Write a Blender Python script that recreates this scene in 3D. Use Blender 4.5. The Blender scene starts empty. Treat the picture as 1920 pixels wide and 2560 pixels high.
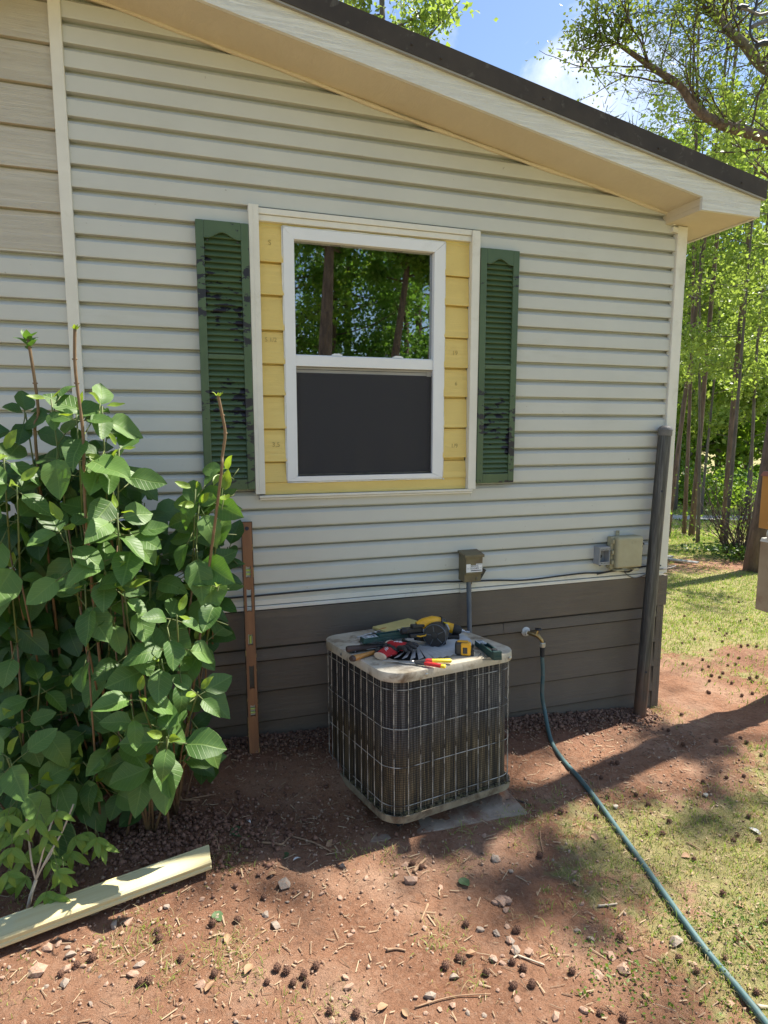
import bpy, bmesh, math, random
import numpy as np
from mathutils import Vector, Matrix, Quaternion, Euler
R = math.radians
rnd = random.Random(7)
rng = np.random.default_rng(11)
sc = bpy.context.scene
COL = sc.collection

# ------------------------------------------------------------------ camera, sky, sun, exposure
CAM = Vector((-0.2313, -3.3598, 1.8526))
RT = Vector((0.950692, -0.310137, 0.000726)); UP = Vector((0.040688, 0.127044, 0.991062)); FW = Vector((0.307457, 0.942165, -0.133399))
cd = bpy.data.cameras.new('camera'); cam = bpy.data.objects.new('camera', cd); COL.objects.link(cam)
cd.sensor_fit = 'HORIZONTAL'; cd.sensor_width = 36.0; cd.lens = 36.0 * 1574.4 / 1920.0
cd.clip_start = 0.05; cd.clip_end = 800
cam.matrix_world = Matrix(((RT.x, UP.x, -FW.x, CAM.x), (RT.y, UP.y, -FW.y, CAM.y), (RT.z, UP.z, -FW.z, CAM.z), (0, 0, 0, 1)))
sc.camera = cam
SUN_EL, SUN_AZ = 56.0, 15.5          # azimuth measured from +x (along the wall) towards +y (behind the wall)
SD = Vector((math.cos(R(SUN_EL)) * math.cos(R(SUN_AZ)), math.cos(R(SUN_EL)) * math.sin(R(SUN_AZ)), math.sin(R(SUN_EL))))
wd = bpy.data.worlds.new('World'); sc.world = wd; wd.use_nodes = True
wt = wd.node_tree; bg = wt.nodes['Background']
sky = wt.nodes.new('ShaderNodeTexSky'); sky.sky_type = 'NISHITA'; sky.sun_disc = False
sky.sun_elevation = R(SUN_EL); sky.sun_rotation = R(90 - SUN_AZ); sky.altitude = 300; sky.air_density = 1.0; sky.dust_density = 0.5; sky.ozone_density = 2.2
tc = wt.nodes.new('ShaderNodeTexCoord'); mp = wt.nodes.new('ShaderNodeMapping'); mp.inputs['Scale'].default_value = (1.0, 1.0, 2.6)
cn = wt.nodes.new('ShaderNodeTexNoise'); cn.inputs['Scale'].default_value = 3.2; cn.inputs['Detail'].default_value = 9; cn.inputs['Roughness'].default_value = 0.62; cn.inputs['Distortion'].default_value = 0.7
cr = wt.nodes.new('ShaderNodeValToRGB'); cr.color_ramp.elements[0].position = 0.50; cr.color_ramp.elements[1].position = 0.72
cr.color_ramp.elements[1].color = (0.75, 0.75, 0.75, 1)
cm = wt.nodes.new('ShaderNodeMixRGB'); cm.inputs[2].default_value = (7.0, 7.1, 7.4, 1)  # cloud brightness raised to add top light on the wall
wt.links.new(tc.outputs['Generated'], mp.inputs[0]); wt.links.new(mp.outputs[0], cn.inputs['Vector']); wt.links.new(cn.outputs['Fac'], cr.inputs[0])
wt.links.new(cr.outputs[0], cm.inputs[0]); wt.links.new(sky.outputs[0], cm.inputs[1]); wt.links.new(cm.outputs[0], bg.inputs['Color'])
bg.inputs['Strength'].default_value = 0.092
sl = bpy.data.lights.new('sun', 'SUN'); sl.energy = 5.0; sl.angle = R(0.6); sl.color = (1.0, 0.93, 0.82)
so = bpy.data.objects.new('sun', sl); COL.objects.link(so); so.rotation_euler = SD.to_track_quat('Z', 'Y').to_euler(); so.location = (6, 4, 12)
sc.view_settings.view_transform = 'Standard'; sc.view_settings.look = 'None'; sc.view_settings.gamma = 1.0
sc.view_settings.exposure = 1.22
sc.cycles.max_bounces = 7; sc.cycles.diffuse_bounces = 3; sc.cycles.glossy_bounces = 3; sc.cycles.transmission_bounces = 4; sc.cycles.transparent_max_bounces = 8

# ------------------------------------------------------------------ survey helpers: where a sight line meets a real surface
def ray(p):
    return FW + RT * ((p[0] - 960) / 1574.4) - UP * ((p[1] - 1280) / 1574.4)
def on_y(p, y=0.0):
    d = ray(p); return CAM + d * ((y - CAM.y) / d.y)
def on_z(p, z=0.0):
    d = ray(p); return CAM + d * ((z - CAM.z) / d.z)
def on_plane(p, o, n):
    d = ray(p); return CAM + d * ((o - CAM).dot(n) / d.dot(n))
def sst(a, b, x):
    t = np.clip((x - a) / (b - a), 0, 1); return t * t * (3 - 2 * t)
_perm = rng.random((97, 97))
def vnoise(x, y):
    xi = np.floor(x).astype(int); yi = np.floor(y).astype(int); xf = x - xi; yf = y - yi
    xf = xf * xf * (3 - 2 * xf); yf = yf * yf * (3 - 2 * yf)
    g = lambda i, j: _perm[(xi + i) % 97, (yi + j) % 97]
    return (g(0, 0) * (1 - xf) + g(1, 0) * xf) * (1 - yf) + (g(0, 1) * (1 - xf) + g(1, 1) * xf) * yf
def fbm(x, y, o=4):
    s = 0; a = 0.5
    for i in range(o):
        s = s + a * (vnoise(x * 2 ** i + 13.7 * i, y * 2 ** i + 7.1 * i) - 0.5); a *= 0.5
    return s
def gz_arr(x, y):
    x = np.asarray(x, float); y = np.asarray(y, float)
    wall = 0.165 - 0.083 * np.clip(x, -1.5, 3.2)
    flat = 0.045 - 0.03 * np.clip(x, -2, 4)
    t = sst(0.62, 0.14, -y)
    z = flat + (wall - flat) * t + 0.05 * sst(1.2, 3.2, -y)
    z = z + 0.05 * np.exp(-((x - 0.42) ** 2 + (y + 0.42) ** 2) / 0.03) + 0.06 * np.exp(-((x + 0.45) ** 2 / 0.16 + (y + 0.72) ** 2 / 0.05))
    d = np.sqrt((x + 0.2) ** 2 + (y + 3.4) ** 2)
    drop = np.clip(d - 6.5, 0, 45) * 0.052
    z = z - drop * sst(-6, 0, y)
    near = sst(12, 3, d)
    z = z + (0.045 * fbm(x * 1.7, y * 1.7, 3) + 0.022 * fbm(x * 9, y * 9, 3)) * (0.35 + 0.65 * near)
    z = z + 0.10 * fbm(x * 0.35, y * 0.35, 2) * sst(5, 12, d)
    return z
def gz(x, y): return float(gz_arr(np.array([x]), np.array([y]))[0])
def gp(p, dz=0.0):
    z = 0.03; q = None
    for i in range(14):
        q = on_z(p, z); z = z + 0.7 * (gz(q.x, q.y) + dz - z)
    return Vector((q.x, q.y, gz(q.x, q.y) + dz))

# ------------------------------------------------------------------ materials
MATS = {}
def NT(name):
    m = bpy.data.materials.new(name); m.use_nodes = True; MATS[name] = m
    nt = m.node_tree; return m, nt, nt.nodes['Principled BSDF'], nt.nodes['Material Output']
def ND(nt, t, **k):
    n = nt.nodes.new('ShaderNode' + t)
    for a, v in k.items():
        if a in n.inputs: n.inputs[a].default_value = v
        else: setattr(n, a, v)
    return n
def ramp(nt, src, stops):
    r = nt.nodes.new('ShaderNodeValToRGB'); e = r.color_ramp.elements
    while len(e) < len(stops): e.new(0.5)
    for i, (p, c) in enumerate(stops):
        e[i].position = p; e[i].color = (c[0], c[1], c[2], 1) if hasattr(c, '__len__') else (c, c, c, 1)
    nt.links.new(src, r.inputs[0]); return r.outputs[0]
def mixc(nt, f, a, b, mode='MIX'):
    n = nt.nodes.new('ShaderNodeMixRGB'); n.blend_type = mode
    for i, v in ((0, f), (1, a), (2, b)):
        if hasattr(v, 'is_linked') or hasattr(v, 'links'): nt.links.new(v, n.inputs[i])
        elif i == 0: n.inputs[0].default_value = v
        else: n.inputs[i].default_value = (v[0], v[1], v[2], 1)
    return n.outputs[0]
def noise(nt, scale, detail=4, rough=0.55, stretch=(1, 1, 1), dist=0.0, coord='Object', seed=None):
    t = nt.nodes.new('ShaderNodeTexCoord'); m = nt.nodes.new('ShaderNodeMapping'); m.inputs['Scale'].default_value = stretch
    if seed: m.inputs['Location'].default_value = (seed, seed * 1.7, seed * 0.6)
    n = nt.nodes.new('ShaderNodeTexNoise'); n.inputs['Scale'].default_value = scale; n.inputs['Detail'].default_value = detail
    n.inputs['Roughness'].default_value = rough; n.inputs['Distortion'].default_value = dist
    nt.links.new(t.outputs[coord], m.inputs[0]); nt.links.new(m.outputs[0], n.inputs['Vector']); return n.outputs['Fac']
def bump(nt, bs, h, strength=0.3, dist=0.002, prev=None):
    b = nt.nodes.new('ShaderNodeBump'); b.inputs['Strength'].default_value = strength; b.inputs['Distance'].default_value = dist
    nt.links.new(h, b.inputs['Height'])
    if prev: nt.links.new(prev, b.inputs['Normal'])
    nt.links.new(b.outputs[0], bs.inputs['Normal']); return b.outputs[0]
def mat(name, c, c2=None, rough=0.6, scale=6, metal=0.0, bs=None, bstr=0.25, bd=0.002, stretch=(1, 1, 1), spec=None, lo=0.35, hi=0.65, dirt=None, dscale=3, dlo=0.55, dhi=0.75, bstretch=None):
    m, nt, b, o = NT(name)
    c2 = c2 or tuple(x * 0.8 for x in c)
    n = noise(nt, scale, 5, 0.6, stretch)
    col = ramp(nt, n, [(lo, c), (hi, c2)])
    if dirt:
        dn = noise(nt, dscale, 6, 0.68, (1, 1, 1), 0.4, seed=3.3); f = ramp(nt, dn, [(dlo, 0.0), (dhi, 1.0)])
        col = mixc(nt, f, col, dirt)
    nt.links.new(col, b.inputs['Base Color']); b.inputs['Roughness'].default_value = rough; b.inputs['Metallic'].default_value = metal
    if spec is not None: b.inputs['Specular IOR Level'].default_value = spec
    if bs: bump(nt, b, noise(nt, bs, 6, 0.6, bstretch or stretch), bstr, bd)
    return m

# vinyl siding: beige, fine embossed grain, faint grime streaks
def m_vinyl(name, c):
    m, nt, b, o = NT(name)
    n = noise(nt, 1.6, 5, 0.6); col = ramp(nt, n, [(0.3, tuple(x * 1.04 for x in c)), (0.7, tuple(x * 0.93 for x in c))])
    g = noise(nt, 2.2, 7, 0.7, (0.6, 1, 3.0), 0.6, seed=5.1)
    col = mixc(nt, ramp(nt, g, [(0.56, 0.0), (0.8, 0.45)]), col, (c[0] * 0.72, c[1] * 0.7, c[2] * 0.58))
    sp = noise(nt, 38, 2, 0.5, seed=9.0); col = mixc(nt, ramp(nt, sp, [(0.76, 0.0), (0.8, 0.5)]), col, (0.2, 0.18, 0.14))
    nt.links.new(col, b.inputs['Base Color']); b.inputs['Roughness'].default_value = 0.46; b.inputs['Specular IOR Level'].default_value = 0.4
    p = bump(nt, b, noise(nt, 5, 4, 0.6, (0.9, 1, 42), 0.25), 0.16, 0.0012)
    bump(nt, b, noise(nt, 1.1, 3, 0.5, (1.2, 1, 3)), 0.22, 0.012, p)
    return m
m_vinyl('vinyl', (0.575, 0.58, 0.53))
# fibre-cement lap boards with raised wood grain
def m_lap(name, c, c2, gstr=0.5, rough=0.6, dirt=None):
    m, nt, b, o = NT(name)
    n = noise(nt, 2.5, 5, 0.6); col = ramp(nt, n, [(0.35, c), (0.68, c2)])
    gr = noise(nt, 3.0, 5, 0.62, (0.55, 1, 17), 1.1); wv = ramp(nt, gr, [(0.40, 0.0), (0.47, 1.0), (0.52, 0.2), (0.60, 0.9), (0.66, 0.0)])
    col = mixc(nt, mixc(nt, 0.10, (0, 0, 0), wv), col, tuple(x * 0.7 for x in c))
    if dirt: col = mixc(nt, ramp(nt, noise(nt, 4, 6, 0.7, seed=2.2), [(0.56, 0.0), (0.74, 0.5)]), col, dirt)
    nt.links.new(col, b.inputs['Base Color']); b.inputs['Roughness'].default_value = rough
    bump(nt, b, wv, gstr, 0.0025); return m
m_lap('lap_beige', (0.55, 0.51, 0.42), (0.49, 0.455, 0.375), 0.55)
m_lap('lap_yellow', (0.78, 0.60, 0.20), (0.72, 0.54, 0.17), 0.45, dirt=(0.6, 0.45, 0.16))
m_lap('skirt', (0.160, 0.130, 0.098), (0.130, 0.106, 0.080), 0.5, dirt=(0.13, 0.095, 0.07))
m_lap('fascia', (0.78, 0.77, 0.70), (0.72, 0.71, 0.64), 0.7)
m_lap('soffit', (0.68, 0.60, 0.45), (0.62, 0.54, 0.40), 0.3)
mat('trim', (0.76, 0.74, 0.66), (0.70, 0.68, 0.60), 0.5, 7, bs=30, bstr=0.1, dirt=(0.5, 0.47, 0.36), dlo=0.6, dhi=0.85, bstretch=(2, 2, 0.3))
mat('window_white', (0.80, 0.81, 0.82), (0.76, 0.775, 0.79), 0.38, 4, dirt=(0.62, 0.62, 0.58), dlo=0.62, dhi=0.9)
mat('caulk', (0.78, 0.78, 0.74), (0.7, 0.7, 0.66), 0.55, 40, bs=60, bstr=0.5, bd=0.004)
mat('roof_metal', (0.066, 0.054, 0.044), (0.048, 0.040, 0.034), 0.72, 5, bs=60, bstr=0.3, dirt=(0.13, 0.12, 0.10), dscale=14, dlo=0.58, dhi=0.74, spec=0.25)
mat('drip', (0.34, 0.33, 0.30), (0.28, 0.27, 0.25), 0.5, 8)
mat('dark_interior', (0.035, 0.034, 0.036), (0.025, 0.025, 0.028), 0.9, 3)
mat('wall_core', (0.4, 0.38, 0.33), None, 0.8, 4)
mat('steel', (0.55, 0.55, 0.55), (0.42, 0.42, 0.42), 0.33, 20, metal=0.9)
mat('dark_steel', (0.10, 0.10, 0.105), (0.06, 0.06, 0.06), 0.45, 20, metal=0.7)
mat('brass', (0.50, 0.36, 0.16), (0.36, 0.25, 0.11), 0.4, 30, metal=0.85)
mat('pale_metal', (0.66, 0.63, 0.52), (0.5, 0.47, 0.38), 0.4, 30, metal=0.4)
mat('black_plastic', (0.018, 0.018, 0.02), (0.03, 0.03, 0.032), 0.45, 14, bs=120, bstr=0.12)
mat('black_rubber', (0.022, 0.022, 0.023), (0.04, 0.038, 0.036), 0.75, 18)
mat('tool_yellow', (0.80, 0.42, 0.02), (0.72, 0.36, 0.015), 0.42, 9, dirt=(0.28, 0.18, 0.06), dscale=14, dlo=0.62, dhi=0.85)
mat('tool_red', (0.62, 0.03, 0.03), (0.52, 0.025, 0.028), 0.5, 10, dirt=(0.2, 0.05, 0.04), dscale=18, dlo=0.62, dhi=0.85)
mat('handle_yellow', (0.85, 0.68, 0.03), (0.78, 0.6, 0.03), 0.45, 10)
mat('tool_green', (0.012, 0.048, 0.046), (0.018, 0.066, 0.06), 0.45, 9, dirt=(0.09, 0.10, 0.09), dscale=16, dlo=0.62, dhi=0.85)
mat('label_pale', (0.55, 0.62, 0.68), (0.48, 0.55, 0.6), 0.5, 20)
mat('label_white', (0.82, 0.82, 0.82), (0.74, 0.74, 0.76), 0.5, 20)
mat('ink_and_hole_shade', (0.03, 0.035, 0.05), None, 0.7, 20)  # printing ink, also the dark put in for shade inside holes
mat('pencil', (0.46, 0.35, 0.12), None, 0.8, 20)
mat('wood_handle', (0.56, 0.27, 0.06), (0.46, 0.20, 0.045), 0.42, 9, stretch=(1, 1, 5), bs=30, bstr=0.15, dirt=(0.15, 0.08, 0.04), dscale=12, dlo=0.64, dhi=0.8)
mat('grip_brown', (0.06, 0.042, 0.036), (0.085, 0.055, 0.045), 0.7, 12, dirt=(0.2, 0.06, 0.03), dscale=9, dlo=0.6, dhi=0.75)
mat('glove_red', (0.55, 0.02, 0.025), (0.44, 0.015, 0.02), 0.85, 30, bs=260, bstr=0.5, bd=0.002)
mat('glove_black', (0.022, 0.022, 0.024), (0.04, 0.036, 0.036), 0.6, 24, bs=120, bstr=0.4, bd=0.002)
mat('glove_cream', (0.66, 0.50, 0.36), (0.58, 0.42, 0.3), 0.85, 30)
mat('scrap_yellow', (0.66, 0.56, 0.22), (0.58, 0.48, 0.18), 0.7, 8, bs=20, bstr=0.3)
mat('box_tan', (0.20, 0.165, 0.088), (0.15, 0.125, 0.07), 0.6, 10, bs=60, bstr=0.2, dirt=(0.13, 0.08, 0.05), dscale=8, dlo=0.5, dhi=0.75)
mat('nid_beige', (0.40, 0.37, 0.24), (0.36, 0.33, 0.21), 0.5, 12, dirt=(0.26, 0.24, 0.15), dscale=7, dlo=0.58, dhi=0.8)
mat('outlet_grey', (0.36, 0.37, 0.38), (0.3, 0.31, 0.32), 0.5, 16)
mat('conduit_grey', (0.13, 0.145, 0.17), (0.10, 0.115, 0.135), 0.5, 16)
mat('hose', (0.06, 0.125, 0.13), (0.085, 0.155, 0.16), 0.5, 7, dirt=(0.16, 0.17, 0.14), dscale=12, dlo=0.52, dhi=0.75)
mat('plastic_white', (0.74, 0.74, 0.70), (0.6, 0.6, 0.56), 0.45, 20)
mat('concrete', (0.36, 0.30, 0.23), (0.26, 0.21, 0.16), 0.9, 14, bs=90, bstr=0.5, bd=0.004, dirt=(0.20, 0.10, 0.06), dscale=6, dlo=0.45, dhi=0.65)
mat('lumber', (0.70, 0.63, 0.36), (0.60, 0.51, 0.26), 0.65, 3, stretch=(0.35, 9, 9), bs=14, bstr=0.3, dirt=(0.52, 0.57, 0.40), dscale=3, dlo=0.52, dhi=0.75, bstretch=(0.4, 12, 12))
mat('level_wood', (0.30, 0.135, 0.058), (0.21, 0.09, 0.04), 0.5, 8, stretch=(5, 5, 0.5), bs=22, bstr=0.2, bstretch=(6, 6, 0.4))
mat('level_edge', (0.06, 0.035, 0.022), (0.34, 0.24, 0.08), 0.5, 55, stretch=(1, 1, 0.4), lo=0.56, hi=0.66)
mat('vial', (0.45, 0.58, 0.13), (0.4, 0.52, 0.1), 0.15, 20, spec=0.8)
mat('vial_glass', (0.55, 0.56, 0.5), (0.45, 0.47, 0.42), 0.15, 20, spec=0.8)
mat('pole_wood', (0.15, 0.12, 0.09), (0.10, 0.08, 0.06), 0.85, 7, stretch=(6, 6, 0.5), bs=18, bstr=0.6, bd=0.006, bstretch=(6, 6, 0.5))
mat('meter_orange', (0.50, 0.25, 0.06), (0.42, 0.21, 0.055), 0.55, 5, dirt=(0.2, 0.08, 0.04), dscale=5, dlo=0.55, dhi=0.8)
mat('meter_red', (0.34, 0.14, 0.10), (0.28, 0.11, 0.08), 0.6, 8)
mat('panel_tan', (0.36, 0.30, 0.21), (0.28, 0.22, 0.15), 0.55, 6, dirt=(0.2, 0.10, 0.06), dscale=5, dlo=0.55, dhi=0.8)
mat('galv', (0.5, 0.5, 0.5), (0.4, 0.4, 0.41), 0.4, 10, metal=0.6)
mat('wire_black', (0.02, 0.02, 0.022), (0.035, 0.035, 0.036), 0.55, 30)
mat('wire_grey', (0.12, 0.12, 0.12), (0.18, 0.17, 0.16), 0.6, 30)
mat('stone', (0.44, 0.30, 0.22), (0.34, 0.22, 0.155), 0.9, 9, bs=40, bstr=0.5, bd=0.004, dirt=(0.34, 0.17, 0.10), dscale=7, dlo=0.5, dhi=0.7)
mat('stone_grey', (0.36, 0.30, 0.24), (0.26, 0.215, 0.175), 0.9, 9, bs=40, bstr=0.5, bd=0.004, dirt=(0.33, 0.18, 0.11), dscale=7, dlo=0.52, dhi=0.72)
mat('stone_white', (0.66, 0.58, 0.46), (0.58, 0.5, 0.38), 0.9, 9, bs=40, bstr=0.4)
mat('gum_ball', (0.15, 0.075, 0.046), (0.085, 0.043, 0.027), 0.9, 40)
mat('stick', (0.34, 0.22, 0.13), (0.25, 0.15, 0.09), 0.85, 30, bs=60, bstr=0.3)
mat('stick_pale', (0.55, 0.47, 0.36), (0.45, 0.37, 0.27), 0.85, 30)
mat('dead_leaf', (0.36, 0.23, 0.13), (0.28, 0.16, 0.09), 0.8, 30)
mat('litter_white', (0.7, 0.7, 0.68), None, 0.8, 30)
mat('cane', (0.22, 0.14, 0.07), (0.15, 0.095, 0.045), 0.7, 20, bs=60, bstr=0.3)
mat('cane_green', (0.09, 0.14, 0.035), (0.13, 0.15, 0.045), 0.6, 20)
mat('bark_pine', (0.20, 0.145, 0.115), (0.09, 0.065, 0.054), 0.95, 5, stretch=(3, 3, 0.7), bs=9, bstr=0.9, bd=0.03, bstretch=(3, 3, 0.8))
mat('bark_grey', (0.17, 0.15, 0.125), (0.10, 0.088, 0.075), 0.95, 4, stretch=(4, 4, 0.8), bs=9, bstr=0.8, bd=0.03, bstretch=(4, 4, 0.8))
mat('twig', (0.10, 0.075, 0.055), (0.07, 0.05, 0.038), 0.9, 10)
mat('gravel_road', (0.46, 0.44, 0.40), (0.38, 0.36, 0.32), 0.95, 9, bs=30, bstr=0.4)
mat('alu', (0.62, 0.63, 0.65), (0.5, 0.51, 0.53), 0.35, 10, metal=0.7)

# post pipe: weathered galvanised, rusty foot
m, nt, b, o = NT('pipe')
n = noise(nt, 4, 6, 0.65, (26, 26, 1.2)); col = ramp(nt, n, [(0.32, (0.035, 0.034, 0.032)), (0.52, (0.085, 0.082, 0.076)), (0.7, (0.16, 0.155, 0.145))])
t = ND(nt, 'TexCoord'); sx = ND(nt, 'SeparateXYZ'); nt.links.new(t.outputs['Object'], sx.inputs[0])
f = ramp(nt, sx.outputs['Z'], [(0.12, 1.0), (0.45, 0.0)]); f2 = mixc(nt, 1.0, f, ramp(nt, noise(nt, 7, 5, 0.6), [(0.3, 0.4), (0.6, 1.0)]), 'MULTIPLY')
nt.links.new(mixc(nt, f2, col, (0.20, 0.115, 0.07)), b.inputs['Base Color']); b.inputs['Roughness'].default_value = 0.5; b.inputs['Metallic'].default_value = 0.35
bump(nt, b, n, 0.3, 0.002)

# shutters: green paint flaked off dark plastic
for nm_, th_ in (('shutter', 0.535), ('shutter_chipped', 0.585)):
  m, nt, b, o = NT(nm_)
  col = ramp(nt, noise(nt, 5, 4), [(0.35, (0.080, 0.130, 0.060)), (0.68, (0.058, 0.100, 0.048))])
  pl = noise(nt, 15.0, 6, 0.58, (1.0, 1, 2.0), 0.3, seed=4.4); big = noise(nt, 3.0, 3, 0.5, (1.6, 1, 1), seed=1.3)
  fl = mixc(nt, 1.0, pl, ramp(nt, big, [(0.36, 0.72), (0.64, 1.16)]), 'MULTIPLY'); fm = ramp(nt, fl, [(th_, 0.0), (th_ + 0.012, 1.0)])
  nt.links.new(mixc(nt, fm, col, (0.016, 0.015, 0.022)), b.inputs['Base Color']); b.inputs['Roughness'].default_value = 0.42
  iv = ND(nt, 'Invert'); nt.links.new(fm, iv.inputs['Color']); bump(nt, b, iv.outputs[0], 0.5, 0.001)

# glass: dark double pane
m, nt, b, o = NT('glass')
fr = ND(nt, 'Fresnel'); fr.inputs['IOR'].default_value = 1.75; mr = ND(nt, 'MapRange'); mr.inputs['From Max'].default_value = 0.5; mr.inputs['To Min'].default_value = 0.31; mr.inputs['To Max'].default_value = 0.75
gl = ND(nt, 'BsdfGlossy'); gl.inputs['Roughness'].default_value = 0.012; tr = ND(nt, 'BsdfTransparent'); tr.inputs['Color'].default_value = (0.78, 0.82, 0.8, 1)
mx = ND(nt, 'MixShader'); nt.links.new(fr.outputs[0], mr.inputs['Value']); nt.links.new(mr.outputs[0], mx.inputs[0]); nt.links.new(tr.outputs[0], mx.inputs[1]); nt.links.new(gl.outputs[0], mx.inputs[2]); nt.links.new(mx.outputs[0], o.inputs['Surface'])
# insect screen: fine dark mesh, half see-through
m, nt, b, o = NT('screen')
b.inputs['Base Color'].default_value = (0.052, 0.052, 0.058, 1); b.inputs['Roughness'].default_value = 0.75; b.inputs['Specular IOR Level'].default_value = 0.2
wv = noise(nt, 900, 1, 0.5, (1, 1, 1)); bump(nt, b, wv, 0.2, 0.0005)
tr = ND(nt, 'BsdfTransparent'); mx = ND(nt, 'MixShader'); mx.inputs[0].default_value = 0.74
nt.links.new(tr.outputs[0], mx.inputs[1]); nt.links.new(b.outputs[0], mx.inputs[2]); nt.links.new(mx.outputs[0], o.inputs['Surface'])

# condenser coil: dirty fins, vertical grime streaks
m, nt, b, o = NT('coil')
t = ND(nt, 'TexCoord')
st = noise(nt, 1.0, 6, 0.7, (150, 150, 3.0), 0.2); st2 = noise(nt, 3.4, 5, 0.65, (1, 1, 0.8), seed=2.0)
base = ramp(nt, st, [(0.36, (0.012, 0.011, 0.010)), (0.47, (0.034, 0.028, 0.018)), (0.56, (0.13, 0.095, 0.045)), (0.68, (0.32, 0.26, 0.16))])
dk = ramp(nt, noise(nt, 1.0, 6, 0.7, (130, 130, 2.4), 0.2, seed=7.0), [(0.36, (0.010, 0.010, 0.012)), (0.50, (0.030, 0.030, 0.032)), (0.58, (0.10, 0.10, 0.098)), (0.70, (0.30, 0.29, 0.27))])
sx = ND(nt, 'SeparateXYZ'); nt.links.new(t.outputs['Object'], sx.inputs[0])
hz = ND(nt, 'MapRange'); hz.inputs['From Min'].default_value = 0.25; hz.inputs['From Max'].default_value = 0.62; nt.links.new(sx.outputs['Z'], hz.inputs['Value'])
ad = ND(nt, 'Math', operation='ADD'); nt.links.new(hz.outputs[0], ad.inputs[0]); nt.links.new(st2, ad.inputs[1])
col = mixc(nt, ramp(nt, ad.outputs[0], [(0.55, 0.0), (1.2, 1.0)]), base, dk)
w = ND(nt, 'TexWave'); w.wave_type = 'BANDS'; w.bands_direction = 'Z'; w.inputs['Scale'].default_value = 30; w.inputs['Distortion'].default_value = 0.6; nt.links.new(t.outputs['Object'], w.inputs['Vector'])
col = mixc(nt, 0.55, col, mixc(nt, 1.0, col, ramp(nt, w.outputs['Fac'], [(0.2, 0.25), (0.6, 1.0)]), 'MULTIPLY'))
nt.links.new(col, b.inputs['Base Color']); b.inputs['Roughness'].default_value = 0.75
p = bump(nt, b, w.outputs['Fac'], 0.5, 0.003); bump(nt, b, st, 0.6, 0.004, p)
mat('ac_paint', (0.33, 0.29, 0.20), (0.22, 0.19, 0.13), 0.55, 9, bs=40, bstr=0.15, dirt=(0.10, 0.072, 0.045), dscale=9, dlo=0.46, dhi=0.66)
mat('ac_lid', (0.60, 0.57, 0.49), (0.44, 0.39, 0.29), 0.52, 6, bs=50, bstr=0.12, dirt=(0.17, 0.115, 0.07), dscale=9, dlo=0.50, dhi=0.68)
mat('ac_louver', (0.56, 0.57, 0.57), (0.42, 0.43, 0.43), 0.55, 12, dirt=(0.2, 0.16, 0.12), dscale=10, dlo=0.55, dhi=0.8)
mat('guard', (0.46, 0.46, 0.42), (0.03, 0.028, 0.024), 0.5, 11, metal=0.3, lo=0.46, hi=0.60)

mat('moss', (0.12, 0.11, 0.05), (0.07, 0.06, 0.04), 0.95, 60)
# foliage
def m_leaf(name, c, c2, tcol, tf=0.4, rough=0.5, veins=False, island=True):
    m, nt, b, o = NT(name)
    if island:
        g = ND(nt, 'NewGeometry'); r = g.outputs['Random Per Island']
    else:
        g = ND(nt, 'ObjectInfo'); r = g.outputs['Random']
    col = ramp(nt, r, [(0.0, c), (1.0, c2)])
    if veins:
        uv = ND(nt, 'TexCoord'); sx = ND(nt, 'SeparateXYZ'); nt.links.new(uv.outputs['UV'], sx.inputs[0])
        a = ND(nt, 'Math', operation='SUBTRACT'); a.inputs[1].default_value = 0.5; nt.links.new(sx.outputs['X'], a.inputs[0])
        ab = ND(nt, 'Math', operation='ABSOLUTE'); nt.links.new(a.outputs[0], ab.inputs[0])
        k = ND(nt, 'Math', operation='MULTIPLY'); k.inputs[1].default_value = 0.55; nt.links.new(ab.outputs[0], k.inputs[0])
        d = ND(nt, 'Math', operation='SUBTRACT'); nt.links.new(sx.outputs['Y'], d.inputs[0]); nt.links.new(k.outputs[0], d.inputs[1])
        fq = ND(nt, 'Math', operation='MULTIPLY'); fq.inputs[1].default_value = 8.0; nt.links.new(d.outputs[0], fq.inputs[0])
        fc = ND(nt, 'Math', operation='FRACT'); nt.links.new(fq.outputs[0], fc.inputs[0])
        vv = ramp(nt, fc.outputs[0], [(0.0, 1.0), (0.10, 0.0), (0.5, 0.12), (0.9, 0.0), (1.0, 1.0)])
        mid = ramp(nt, ab.outputs[0], [(0.012, 1.0), (0.035, 0.0)])
        al = mixc(nt, 1.0, vv, mid, 'LIGHTEN')
        col = mixc(nt, mixc(nt, 0.42, (0, 0, 0), al), col, (c2[0] * 1.9, c2[1] * 1.55, c2[2] * 1.7))
        iv = ND(nt, 'Invert'); nt.links.new(al, iv.inputs['Color']); bump(nt, b, iv.outputs[0], 0.38, 0.002)
    nt.links.new(col, b.inputs['Base Color']); b.inputs['Roughness'].default_value = rough; b.inputs['Specular IOR Level'].default_value = 0.45
    tl = ND(nt, 'BsdfTranslucent'); tl.inputs['Color'].default_value = (*tcol, 1); mx = ND(nt, 'MixShader'); mx.inputs[0].default_value = tf
    nt.links.new(b.outputs[0], mx.inputs[1]); nt.links.new(tl.outputs[0], mx.inputs[2]); nt.links.new(mx.outputs[0], o.inputs['Surface']); return m
m_leaf('hyd_leaf', (0.045, 0.110, 0.022), (0.13, 0.24, 0.055), (0.16, 0.36, 0.03), 0.28, 0.50, True, False)
m_leaf('hyd_young', (0.16, 0.27, 0.03), (0.22, 0.33, 0.045), (0.35, 0.5, 0.03), 0.38, 0.42, True, False)
m_leaf('hyd_leaf_shaded', (0.026, 0.075, 0.016), (0.055, 0.13, 0.028), (0.10, 0.25, 0.02), 0.25, 0.45, True, True)  # leaf colour darkened to stand for shade deep in the bush
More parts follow.
